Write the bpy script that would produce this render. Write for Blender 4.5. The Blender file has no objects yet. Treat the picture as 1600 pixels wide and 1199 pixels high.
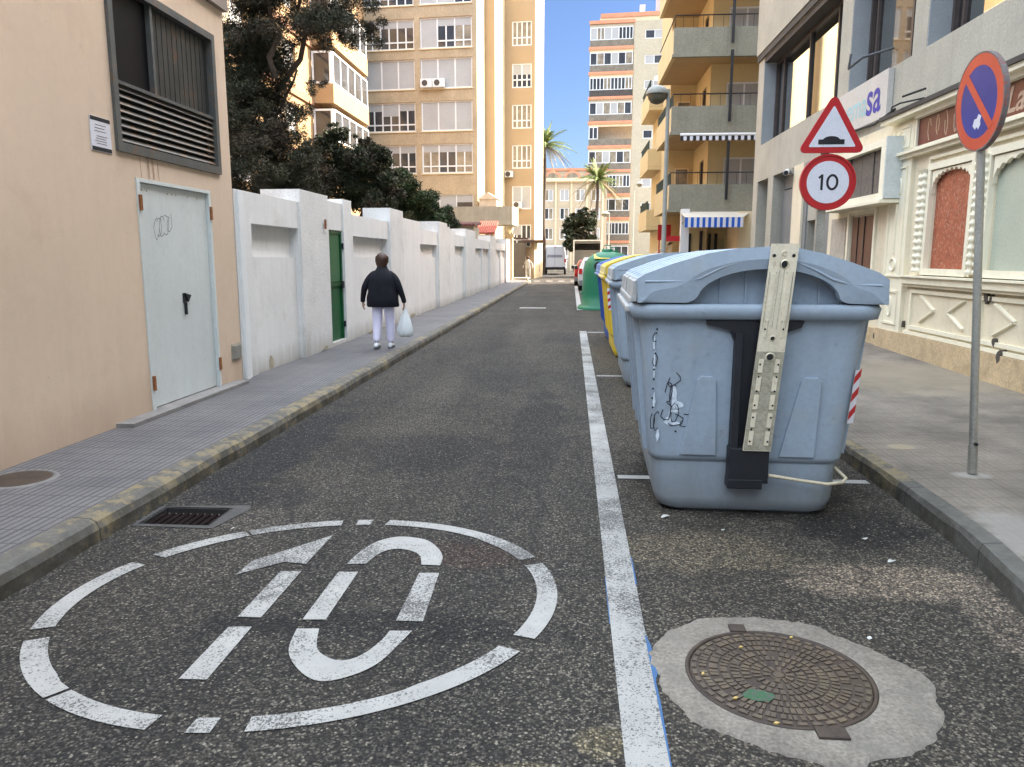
import bpy, bmesh, math, random
import numpy as np
from mathutils import Vector, Matrix
R = math.radians
random.seed(7); rng = np.random.default_rng(7)
sc = bpy.context.scene
col = sc.collection

# ------------------------------------------------------------------ camera
cd = bpy.data.cameras.new('camera'); cam = bpy.data.objects.new('camera', cd); col.objects.link(cam)
cd.sensor_width = 36.0; cd.lens = 27.0; cd.clip_start = 0.05; cd.clip_end = 2000
cam.location = (0, 0, 1.6); cam.rotation_euler = (R(90 - 9.30), 0, R(4.374))
sc.camera = cam
# ------------------------------------------------------------------ light
SUN_EL, SUN_AZ = R(32), R(19)            # azimuth measured from +X towards +Y
w = bpy.data.worlds.new('World'); sc.world = w; w.use_nodes = True
nt = w.node_tree; bg = nt.nodes['Background']
sky = nt.nodes.new('ShaderNodeTexSky'); sky.sky_type = 'NISHITA'; sky.sun_disc = False
sky.sun_elevation = SUN_EL; sky.sun_rotation = R(90) - SUN_AZ
sky.air_density = 1.0; sky.dust_density = 0.6; sky.ozone_density = 1.2
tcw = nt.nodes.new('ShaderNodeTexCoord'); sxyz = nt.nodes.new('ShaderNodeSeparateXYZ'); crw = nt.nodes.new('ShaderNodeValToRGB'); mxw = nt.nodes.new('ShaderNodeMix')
nt.links.new(tcw.outputs['Generated'], sxyz.inputs[0]); nt.links.new(sxyz.outputs[2], crw.inputs[0])      # sky gain by elevation: upper sky boosted to fill the shade, low sky dimmed
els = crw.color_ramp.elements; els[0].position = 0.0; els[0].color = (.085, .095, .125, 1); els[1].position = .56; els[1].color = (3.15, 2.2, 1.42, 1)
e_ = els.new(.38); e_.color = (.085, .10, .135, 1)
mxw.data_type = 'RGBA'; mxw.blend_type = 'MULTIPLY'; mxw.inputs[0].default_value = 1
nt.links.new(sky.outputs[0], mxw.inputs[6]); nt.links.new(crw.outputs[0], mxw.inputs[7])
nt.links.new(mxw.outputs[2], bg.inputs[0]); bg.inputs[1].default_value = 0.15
sd = bpy.data.lights.new('sun', 'SUN'); sun = bpy.data.objects.new('sun', sd); col.objects.link(sun)
sd.energy = 2.0; sd.angle = R(0.5); sd.color = (1.0, 0.9, 0.74)
sdir = Vector((math.cos(SUN_EL) * math.cos(SUN_AZ), math.cos(SUN_EL) * math.sin(SUN_AZ), math.sin(SUN_EL)))
sun.rotation_euler = sdir.to_track_quat('Z', 'Y').to_euler(); sun.location = (20, 20, 40)
vs = sc.view_settings; vs.view_transform = 'Standard'; vs.look = 'None'; vs.exposure = 3.3; vs.gamma = 1.0; vs.use_curve_mapping = False

# ------------------------------------------------------------------ materials
def lin(c): return tuple(((v / 255) / 12.92 if v / 255 <= .04045 else ((v / 255 + .055) / 1.055) ** 2.4) for v in c)
MATS = {}
def newmat(name):
    m = bpy.data.materials.new(name); m.use_nodes = True; MATS[name] = m
    t = m.node_tree; return m, t, t.nodes['Principled BSDF']
def nd(t, typ, **kw):
    n = t.nodes.new(typ)
    for k, v in kw.items():
        if hasattr(n, k): setattr(n, k, v)
        else: n.inputs[k.replace('_', ' ')].default_value = v
    return n
def coords(t, sx=1, sy=1, sz=1):
    tc = t.nodes.new('ShaderNodeTexCoord'); mp = t.nodes.new('ShaderNodeMapping')
    mp.inputs['Scale'].default_value = (sx, sy, sz); t.links.new(tc.outputs['Object'], mp.inputs[0]); return mp.outputs[0]
def noise(t, vec, scale, detail=4, rough=.6):
    n = t.nodes.new('ShaderNodeTexNoise'); n.inputs['Scale'].default_value = scale
    n.inputs['Detail'].default_value = detail; n.inputs['Roughness'].default_value = rough
    t.links.new(vec, n.inputs['Vector']); return n.outputs['Fac']
def ramp(t, fac, a, b, ca=(0, 0, 0, 1), cb=(1, 1, 1, 1)):
    r = t.nodes.new('ShaderNodeValToRGB'); r.color_ramp.elements[0].position = a; r.color_ramp.elements[1].position = b
    r.color_ramp.elements[0].color = ca; r.color_ramp.elements[1].color = cb; t.links.new(fac, r.inputs[0]); return r.outputs[0]
def mix(t, fac, a, b, mode='MIX'):
    m = t.nodes.new('ShaderNodeMix'); m.data_type = 'RGBA'; m.blend_type = mode
    for s, v in ((m.inputs[0], fac), (m.inputs[6], a), (m.inputs[7], b)):
        if isinstance(v, bpy.types.NodeSocket): t.links.new(v, s)
        elif isinstance(v, (int, float)): s.default_value = v
        else: s.default_value = (*v[:3], 1)
    return m.outputs[2]
def mth(t, op, a, b=None, c=None):
    m = t.nodes.new('ShaderNodeMath'); m.operation = op
    for i, v in enumerate((a, b, c)):
        if v is None: continue
        if isinstance(v, bpy.types.NodeSocket): t.links.new(v, m.inputs[i])
        else: m.inputs[i].default_value = v
    return m.outputs[0]
def bump(t, p, h, strength, dist=.01):
    b = t.nodes.new('ShaderNodeBump'); b.inputs['Strength'].default_value = strength; b.inputs['Distance'].default_value = dist
    t.links.new(h, b.inputs['Height']); t.links.new(b.outputs[0], p.inputs['Normal'])
def mat(name, c, rough=.6, var=.14, scale=2.5, fine=.05, fscale=60, bs=0, bd=.01, bscale=80, metal=0, spec=.4, streak=0, stain=None, srgb=False, grime=None):
    if name in MATS: return MATS[name]
    if srgb: c = lin(c)
    m, t, p = newmat(name); v = coords(t)
    n1 = noise(t, v, scale); f = ramp(t, n1, .3, .7)
    lo = tuple(x * (1 - var) for x in c); hi = tuple(min(1, x * (1 + var)) for x in c)
    out = mix(t, f, lo, hi)
    if fine:
        n2 = ramp(t, noise(t, v, fscale, 3), .35, .65)
        out = mix(t, fine * 2, out, n2, 'OVERLAY')
    if streak:
        sv = coords(t, 5, 5, .35); sn = ramp(t, noise(t, sv, 1.6, 5, .7), .48, .72)
        out = mix(t, mth(t, 'MULTIPLY', sn, streak), out, tuple(x * .42 for x in c))
    if stain:
        for (sc_, cs, lo_, hi_, amt) in stain:
            sn = ramp(t, noise(t, v, sc_, 6, .65), lo_, hi_)
            out = mix(t, mth(t, 'MULTIPLY', sn, amt), out, cs)
    if grime:
        zz0, zz1, gc, ga = grime; gz = mth(t, 'ADD', sep(t, v)[2], mth(t, 'MULTIPLY', mth(t, 'SUBTRACT', noise(t, coords(t, 3, 3, .6), 1.5, 6, .7), .5), (zz1 - zz0) * 1.6))
        out = mix(t, mth(t, 'MULTIPLY', ramp(t, mth(t, 'DIVIDE', mth(t, 'SUBTRACT', gz, zz0), zz1 - zz0), 0, 1, (1, 1, 1, 1), (0, 0, 0, 1)), ga), out, gc)
    t.links.new(out, p.inputs['Base Color'])
    p.inputs['Roughness'].default_value = rough; p.inputs['Metallic'].default_value = metal
    p.inputs['Specular IOR Level'].default_value = spec
    if bs: bump(t, p, noise(t, v, bscale, 5, .65), bs, bd)
    return m

def blob(t, px, py, cx, cy, rx, ry, nz, soft=.35):
    dx = mth(t, 'DIVIDE', mth(t, 'SUBTRACT', px, cx), rx); dy = mth(t, 'DIVIDE', mth(t, 'SUBTRACT', py, cy), ry)
    d = mth(t, 'SQRT', mth(t, 'ADD', mth(t, 'MULTIPLY', dx, dx), mth(t, 'MULTIPLY', dy, dy)))
    d = mth(t, 'ADD', d, mth(t, 'MULTIPLY', mth(t, 'SUBTRACT', nz, .5), 1.6))
    return ramp(t, d, 1 - soft, 1 + soft, (1, 1, 1, 1), (0, 0, 0, 1))
def sep(t, v):
    s = t.nodes.new('ShaderNodeSeparateXYZ'); t.links.new(v, s.inputs[0]); return s.outputs
def asphalt(name, base=.036):
    m, t, p = newmat(name); v = coords(t); s = sep(t, v)
    n = noise(t, v, .55, 6, .6); out = mix(t, ramp(t, n, .3, .72), (base * .70, base * .67, base * .62), (base * 1.25, base * 1.16, base * 1.0))
    nb = noise(t, v, 2.2, 6, .7)
    lane = noise(t, coords(t, 1.6, .12, 1), 1.0, 4, .55)
    out = mix(t, mth(t, 'MULTIPLY', ramp(t, lane, .5, .68), .5), out, (base * .45, base * .44, base * .44))
    out = mix(t, mth(t, 'MULTIPLY', ramp(t, lane, .32, .46, (1, 1, 1, 1), (0, 0, 0, 1)), .3), out, (base * 2.0, base * 1.85, base * 1.6))
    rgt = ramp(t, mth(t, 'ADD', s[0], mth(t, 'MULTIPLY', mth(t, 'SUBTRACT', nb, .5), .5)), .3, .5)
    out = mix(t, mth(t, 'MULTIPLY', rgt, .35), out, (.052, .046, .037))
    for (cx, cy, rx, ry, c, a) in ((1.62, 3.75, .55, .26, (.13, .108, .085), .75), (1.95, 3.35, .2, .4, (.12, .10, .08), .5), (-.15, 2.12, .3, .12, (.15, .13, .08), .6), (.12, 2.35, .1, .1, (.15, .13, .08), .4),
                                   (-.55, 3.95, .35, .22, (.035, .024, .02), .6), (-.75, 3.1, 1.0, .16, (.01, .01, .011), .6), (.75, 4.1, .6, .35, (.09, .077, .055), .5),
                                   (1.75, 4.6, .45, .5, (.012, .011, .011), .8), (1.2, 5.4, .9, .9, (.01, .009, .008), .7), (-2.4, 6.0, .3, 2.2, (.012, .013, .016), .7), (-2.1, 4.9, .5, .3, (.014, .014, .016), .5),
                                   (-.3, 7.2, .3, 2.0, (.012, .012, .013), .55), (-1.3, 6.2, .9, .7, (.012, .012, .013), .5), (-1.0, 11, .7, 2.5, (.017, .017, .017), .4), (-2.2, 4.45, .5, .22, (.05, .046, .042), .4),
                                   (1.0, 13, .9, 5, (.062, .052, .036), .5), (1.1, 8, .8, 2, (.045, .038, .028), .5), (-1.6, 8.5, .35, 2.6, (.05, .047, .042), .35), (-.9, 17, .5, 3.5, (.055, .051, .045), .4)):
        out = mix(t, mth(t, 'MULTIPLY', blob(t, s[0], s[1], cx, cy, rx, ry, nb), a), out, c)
    # stones
    vo = t.nodes.new('ShaderNodeTexVoronoi'); vo.inputs['Scale'].default_value = 105; t.links.new(v, vo.inputs['Vector'])
    sv = sep(t, vo.outputs['Color'])
    dark = ramp(t, vo.outputs['Distance'], .35, .75)
    st = ramp(t, sv[0], .4, .95)
    cellg = t.nodes.new('ShaderNodeValToRGB'); t.links.new(sv[0], cellg.inputs[0]); ce = cellg.color_ramp.elements
    ce[0].position = 0; ce[0].color = (.38, .38, .38, 1); ce[1].position = 1; ce[1].color = (3.0, 2.92, 2.75, 1)
    for ps_, c_ in ((.45, (.65, .65, .65, 1)), (.72, (1.25, 1.22, 1.16, 1)), (.88, (1.9, 1.85, 1.72, 1))): e1 = ce.new(ps_); e1.color = c_
    out = mix(t, 1.0, out, cellg.outputs[0], 'MULTIPLY')
    st2 = ramp(t, sv[1], .955, .98)
    out = mix(t, mth(t, 'MULTIPLY', st2, .6), out, (.2, .185, .15))
    out = mix(t, mth(t, 'MULTIPLY', dark, .6), out, (base * .3, base * .3, base * .32))
    # cracks
    vc = t.nodes.new('ShaderNodeTexVoronoi'); vc.feature = 'DISTANCE_TO_EDGE'; vc.inputs['Scale'].default_value = .45
    nv = nd(t, 'ShaderNodeMixRGB'); nv.blend_type = 'ADD'; nv.inputs[0].default_value = .35
    nn = t.nodes.new('ShaderNodeTexNoise'); nn.inputs['Scale'].default_value = 3; t.links.new(v, nn.inputs['Vector'])
    t.links.new(v, nv.inputs[1]); t.links.new(nn.outputs['Color'], nv.inputs[2]); t.links.new(nv.outputs[0], vc.inputs['Vector'])
    cr = ramp(t, vc.outputs['Distance'], .0, .010, (1, 1, 1, 1), (0, 0, 0, 1))
    out = mix(t, mth(t, 'MULTIPLY', cr, .6), out, (.012, .012, .012))
    out = mix(t, 1.0, out, (1.66, 1.62, 1.60), 'MULTIPLY'); t.links.new(out, p.inputs['Base Color']); p.inputs['Roughness'].default_value = .9; p.inputs['Specular IOR Level'].default_value = .15
    bump(t, p, mth(t, 'ADD', mth(t, 'SUBTRACT', 1.0, vo.outputs['Distance']), mth(t, 'MULTIPLY', noise(t, v, 28, 4), 1.2)), .8, .006)
    return m
def paint_mat(name, c, wear=.5):
    m, t, p = newmat(name); v = coords(t)
    n = noise(t, v, 110, 3, .7); n2 = noise(t, v, 1.7, 5, .6)
    f = ramp(t, mth(t, 'ADD', n, mth(t, 'MULTIPLY', mth(t, 'SUBTRACT', n2, .5), .8)), .50 + wear * .1, .56 + wear * .12)
    out = mix(t, ramp(t, noise(t, v, 5, 5), .3, .7), tuple(x * .8 for x in c), c)
    out = mix(t, f, out, (.07, .068, .065))
    t.links.new(out, p.inputs['Base Color']); p.inputs['Roughness'].default_value = .75
    bump(t, p, n, .3, .003); return m
def kerb_mat(name, amount, yrange=None):
    m, t, p = newmat(name); v = coords(t); s = sep(t, v)
    out = mix(t, ramp(t, noise(t, v, 6, 6, .7), .3, .7), (.06, .057, .05), (.13, .124, .11))
    n = noise(t, v, 7, 8, .75); nb = noise(t, v, .8, 3, .5)
    f = ramp(t, mth(t, 'ADD', n, mth(t, 'MULTIPLY', mth(t, 'SUBTRACT', nb, .5), .5)), .56 - amount, .66 - amount)
    if yrange: f = mth(t, 'MULTIPLY', f, mth(t, 'GREATER_THAN', s[1], yrange))
    out = mix(t, mth(t, 'MULTIPLY', f, .7), out, (.25, .195, .10))
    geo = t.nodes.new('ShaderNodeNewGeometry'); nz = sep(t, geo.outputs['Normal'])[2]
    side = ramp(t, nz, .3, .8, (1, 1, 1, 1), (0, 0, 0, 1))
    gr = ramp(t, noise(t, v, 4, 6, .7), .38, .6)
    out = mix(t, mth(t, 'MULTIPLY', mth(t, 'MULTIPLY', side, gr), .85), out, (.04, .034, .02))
    j = mth(t, 'LESS_THAN', mth(t, 'FRACT', s[1]), .012); out = mix(t, mth(t, 'MULTIPLY', j, .8), out, (.03, .03, .03))
    t.links.new(out, p.inputs['Base Color']); p.inputs['Roughness'].default_value = .9
    bump(t, p, noise(t, v, 35, 6, .7), .7, .008); return m
def ribbed_pavement():
    m, t, p = newmat('ribbed_tiles'); v = coords(t); s = sep(t, v)
    fx = mth(t, 'FRACT', mth(t, 'DIVIDE', s[0], .05)); g = ramp(t, mth(t, 'ABSOLUTE', mth(t, 'SUBTRACT', fx, .5)), .3, .47, (0, 0, 0, 1), (1, 1, 1, 1))
    fy = mth(t, 'FRACT', mth(t, 'DIVIDE', s[1], .2)); j = mth(t, 'LESS_THAN', fy, .04)
    fx2 = mth(t, 'FRACT', mth(t, 'DIVIDE', s[0], .2)); j2 = mth(t, 'LESS_THAN', fx2, .05)
    vo = t.nodes.new('ShaderNodeTexWhiteNoise'); vo.noise_dimensions = '2D'
    cb = t.nodes.new('ShaderNodeCombineXYZ')
    t.links.new(mth(t, 'FLOOR', mth(t, 'DIVIDE', s[0], .2)), cb.inputs[0]); t.links.new(mth(t, 'FLOOR', mth(t, 'DIVIDE', s[1], .2)), cb.inputs[1])
    t.links.new(cb.outputs[0], vo.inputs['Vector'])
    out = mix(t, ramp(t, noise(t, v, 1.2, 6, .65), .3, .7), (.085, .084, .092), (.165, .157, .155))
    out = mix(t, mth(t, 'MULTIPLY', vo.outputs[0], .28), out, (.17, .16, .15))
    out = mix(t, mth(t, 'MULTIPLY', ramp(t, noise(t, v, 45, 4, .7), .4, .7), .4), out, (.07, .07, .075))
    out = mix(t, mth(t, 'MULTIPLY', mth(t, 'MAXIMUM', g, mth(t, 'MAXIMUM', j, j2)), .75), out, (.022, .021, .025))
    t.links.new(out, p.inputs['Base Color']); p.inputs['Roughness'].default_value = .8
    h = mth(t, 'SUBTRACT', 1.0, mth(t, 'MAXIMUM', g, j)); h = mth(t, 'ADD', h, mth(t, 'MULTIPLY', noise(t, v, 60, 4), .4))
    bump(t, p, h, .8, .006); return m
def right_pavement():
    m, t, p = newmat('worn_paving'); v = coords(t); s = sep(t, v)
    out = mix(t, ramp(t, noise(t, v, 1.3, 7, .68), .36, .66), (.095, .078, .062), (.23, .195, .156))
    fy = mth(t, 'FRACT', mth(t, 'DIVIDE', mth(t, 'ADD', s[1], mth(t, 'MULTIPLY', s[0], .0)), .2)); j = mth(t, 'LESS_THAN', fy, .04)
    fx2 = mth(t, 'FRACT', mth(t, 'DIVIDE', s[0], .2)); j2 = mth(t, 'LESS_THAN', fx2, .04)
    fx3 = mth(t, 'FRACT', mth(t, 'DIVIDE', s[0], .05)); j3 = mth(t, 'LESS_THAN', fx3, .14)
    jj = mth(t, 'MAXIMUM', mth(t, 'MAXIMUM', j, j2), mth(t, 'MULTIPLY', j3, .5))
    out = mix(t, mth(t, 'MULTIPLY', jj, .5), out, (.04, .034, .028))
    out = mix(t, mth(t, 'MULTIPLY', ramp(t, noise(t, v, 50, 4, .7), .42, .68), .45), out, (.1, .09, .08))
    nb = noise(t, v, 2.5, 6, .7)
    for (cx, cy, rx, ry, c, a) in ((2.45, 4.0, .25, .7, (.3, .285, .26), .5), (2.75, 5.3, .16, .12, (.3, .285, .26), .6), (2.6, 6.1, .12, .1, (.3, .25, .16), .6), (4.2, 9.5, 1.2, 1.4, (.27, .22, .15), .5)):
        out = mix(t, mth(t, 'MULTIPLY', blob(t, s[0], s[1], cx, cy, rx, ry, nb), a), out, c)
    t.links.new(out, p.inputs['Base Color']); p.inputs['Roughness'].default_value = .85
    h = mth(t, 'ADD', mth(t, 'SUBTRACT', 1.0, jj), mth(t, 'MULTIPLY', noise(t, v, 40, 5, .7), .8))
    bump(t, p, h, .6, .005); return m
def leafmat(name, dark, light, brown=None):
    m, t, p = newmat(name); v = coords(t)
    out = mix(t, ramp(t, noise(t, v, 2.1, 4, .6), .35, .65), dark, light)
    out = mix(t, mth(t, 'MULTIPLY', ramp(t, noise(t, v, 28, 2, .5), .45, .7), .6), out, tuple(min(1, x * 1.7) for x in light))
    if brown: out = mix(t, mth(t, 'MULTIPLY', ramp(t, noise(t, v, 1.1, 3, .6), .5, .62), .8), out, brown)
    t.links.new(out, p.inputs['Base Color']); p.inputs['Roughness'].default_value = .65; p.inputs['Specular IOR Level'].default_value = .25
    return m

ASPH = asphalt('asphalt')
PAINT = paint_mat('road_paint_white', (.345, .34, .32), .2); PAINTW = paint_mat('road_paint_worn', (.34, .335, .32), 1.0)
BLUEP = paint_mat('road_paint_blue', (.035, .12, .28), .8)
KERB = kerb_mat('kerb_yellow', .08); KERBR = kerb_mat('kerb_right', .1, 5.15)
RIB = ribbed_pavement(); RPAV = right_pavement()
PINK = mat('pink_render', (.60, .47, .355), .9, .05, .7, .01, 14, bs=.3, bd=.004, bscale=60, streak=.07, grime=(.15, .55, (.40, .29, .21), .5), stain=[(1.6, (.47, .33, .24), .56, .7, .35), (9, (.33, .25, .19), .68, .74, .5)])
WHITE = mat('white_render', (.69, .69, .68), .9, .05, 1.2, .03, 30, grime=(.12, .4, (.36, .35, .32), .75), bs=.3, bd=.01, bscale=22, streak=.14, stain=[(2.2, (.47, .46, .42), .55, .75, .5), (14, (.3, .29, .26), .68, .76, .4)])
WHITER = mat('white_pebbledash', (.68, .675, .66), .95, grime=(.12, .45, (.36, .34, .30), .8), var=.06, scale=1.5, fine=.08, fscale=40, bs=.9, bd=.02, bscale=38, stain=[(2.2, (.42, .41, .38), .55, .75, .4)])
GREYF = mat('grey_render', (.385, .36, .295), .95, .1, .9, .05, 30, bs=.45, bd=.008, bscale=35, streak=.2, stain=[(2.5, (.30, .28, .23), .5, .7, .4)])
CREAM = mat('cream_paint', (.69, .61, .45), .75, .07, 1.8, .03, 40, bs=.25, bd=.006, bscale=26, streak=.2, stain=[(6, (.45, .38, .27), .58, .72, .45)])
CREAML = mat('cream_moulding', (.76, .70, .54), .7, .06, 3, .03, 50, bs=.2, bd=.004, bscale=50, streak=.15)
PLINTH = mat('sandstone_plinth', (.47, .35, .21), .85, .16, 3, .08, 40, bs=.4, bd=.008, bscale=30, stain=[(5, (.3, .22, .13), .55, .72, .6)])
MAROON = mat('maroon_glass', (.11, .018, .014), .35, .25, 5, .1, 60, stain=[(14, (.12, .05, .04), .5, .62, .4)])
BROWN = mat('brown_wood', (.14, .065, .04), .5, .15, 2, .08, 50, streak=.4)
ORANGEC = mat('rust_curtain', (.33, .09, .045), .55, .22, 9, .1, 40, stain=[(22, (.48, .26, .17), .52, .6, .6)])
GREENC = mat('pale_green_blind', (.42, .45, .36), .45, .06, 1.5)
PDOOR = mat('pale_blue_door', (.57, .61, .60), .45, .05, 1.2, .02, 30, bs=.1, bd=.003, bscale=8, streak=.12, stain=[(5, (.42, .46, .45), .55, .75, .4)])
RUST = mat('rust', (.22, .08, .025), .85, .4, 30, .15, 90)
FRAMEG = mat('grey_metal_frame', (.085, .088, .083), .5, .15, 5, .06, 60, streak=.3, stain=[(7, (.16, .09, .05), .55, .68, .7)])
LOUV = mat('louver_metal', (.125, .115, .10), .5, .2, 5, .06, 60, streak=.2, stain=[(5, (.24, .13, .05), .5, .65, .7)])
BLACKG = mat('black_glass', (.006, .006, .008), .35, .3, 2, 0, spec=.15)
NAVYG = mat('blue_black_panel', (.003, .0035, .016), .6, .3, 2, 0)
RIBG = mat('grey_ribbed_panel', (.035, .037, .036), .4, .3, 3, .05, 60, streak=.8, stain=[(3, (.12, .05, .02), .55, .7, .7)])
GGREEN = mat('green_gate_paint', (.003, .075, .02), .4, .25, 4, .04, 60); GGREENL = mat('gate_mesh_panel', (.04, .12, .05), .6, .2, 20, .1, 90)
CONC = mat('concrete', (.36, .33, .26), .9, .12, 1.5, .06, 30, bs=.4, bd=.008, bscale=30, streak=.3)
BALC = mat('balcony_concrete', (.225, .215, .17), .95, .12, 1.2, .07, 25, bs=.4, bd=.01, bscale=20, streak=.3)
YELL = mat('yellow_render', (.56, .45, .25), .9, .06, 1.2, .03, 30, streak=.08)
YELLD = mat('ochre_render', (.42, .30, .16), .9, .07, 1.2, .03, 30)
BRICK1 = mat('tan_brick', (.40, .315, .21), .9, .14, .9, .06, 12, streak=.22)
CREAMW = mat('cream_wall_trim', (.72, .60, .40), .85, .04, 1)
PEACH = mat('wing_render', (.33, .22, .115), .9, .08, 1, .04, 15); PEACHB = mat('wing_band', (.27, .15, .09), .9, .08, 1)
TBEIGE = mat('tower_beige', (.46, .41, .31), .9, .06, .6, .06, 8); TERRA = mat('terracotta', (.60, .27, .16), .85, .08, 1)
TGREY = mat('tower_balcony', (.19, .165, .13), .8, .2, 2, .1, 8); TDARK = mat('tower_balcony_dark', (.07, .06, .055), .8, .2, 2)
WFR = mat('white_frame', (.70, .70, .70), .5, .05, 2); WBL = mat('white_blind', (.38, .38, .38), .6, .07, .8, .02, 10)
PANE = mat('window_glass', (.05, .052, .055), .08, .4, .7, 0, spec=.6); PANEC = mat('curtained_glass', (.26, .22, .16), .2, .4, 1.5, 0, spec=.6)
FAR = mat('far_beige', (.47, .39, .28), .9, .08, .4, .05, 5); FARW = mat('far_window', (.22, .21, .19), .4, .3, .4)
BLACK = mat('black_plastic', (.012, .013, .017), .5, .2, 6, .03, 50); RUBBER = mat('rubber', (.015, .015, .015), .8)
RED = mat('sign_red', (.42, .016, .02), .4, .06, 4, .02, 60); SWH = mat('sign_white', (.62, .62, .68), .4, .03, 4); SBLK = mat('sign_black', (.012, .012, .016), .5)
ORED = mat('sign_red_faded', (.52, .07, .035), .38, .1, 4, .02, 60); SBLUE = mat('sign_blue', (.014, .03, .22), .35, .15, 5); SEDGE = mat('sign_edge_metal', (.16, .14, .14), .5, .2, 20, stain=[(30, (.3, .05, .03), .5, .6, .7)])
GALV = mat('galvanised_steel', (.36, .35, .315), .42, .12, 5, .05, 60, metal=.55, streak=.3, stain=[(9, (.2, .2, .2), .6, .7, .5)])
LAMPG = mat('lamp_grey_paint', (.27, .275, .25), .5, .1, 3); LAMPB = mat('lamp_bowl', (.10, .09, .06), .3, .1, 3)
IRON = mat('cast_iron', (.04, .027, .02), .6, .3, 8, .1, 60, bs=.5, bd=.004, bscale=90, stain=[(5, (.06, .042, .026), .45, .65, .6)])
IRONT = mat('cast_iron_worn', (.085, .062, .042), .5, .25, 9, .1, 60, bs=.4, bd=.003, bscale=90, stain=[(9, (.12, .095, .055), .5, .62, .6), (5, (.035, .025, .02), .5, .65, .6)])
COLLAR = mat('collar_concrete', (.20, .178, .15), .95, .25, 5, .12, 70, bs=.7, bd=.008, bscale=60, stain=[(6, (.16, .15, .13), .5, .68, .7), (90, (.12, .11, .1), .6, .7, .5)])
SPRAY = paint_mat('green_spray', (.014, .10, .03), .3)
BARK = mat('bark', (.075, .055, .04), .9, .3, 6, .1, 30, bs=.8, bd=.02, bscale=20)
SKIN = mat('skin', (.36, .21, .15), .55); HAIR = mat('brown_hair', (.045, .019, .011), .5, .3, 30, .1, 90)
NAVY = mat('navy_coat', (.003, .0035, .009), .85, .4, 10, .05, 60, bs=.3, bd=.01, bscale=14); TROUS = mat('lavender_white_trousers', (.72, .70, .88), .8, .05, 6, bs=.3, bd=.015, bscale=9)
SHOE = mat('white_shoe', (.72, .74, .76), .5); SOLE = mat('shoe_sole', (.12, .12, .12), .7)

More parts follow.
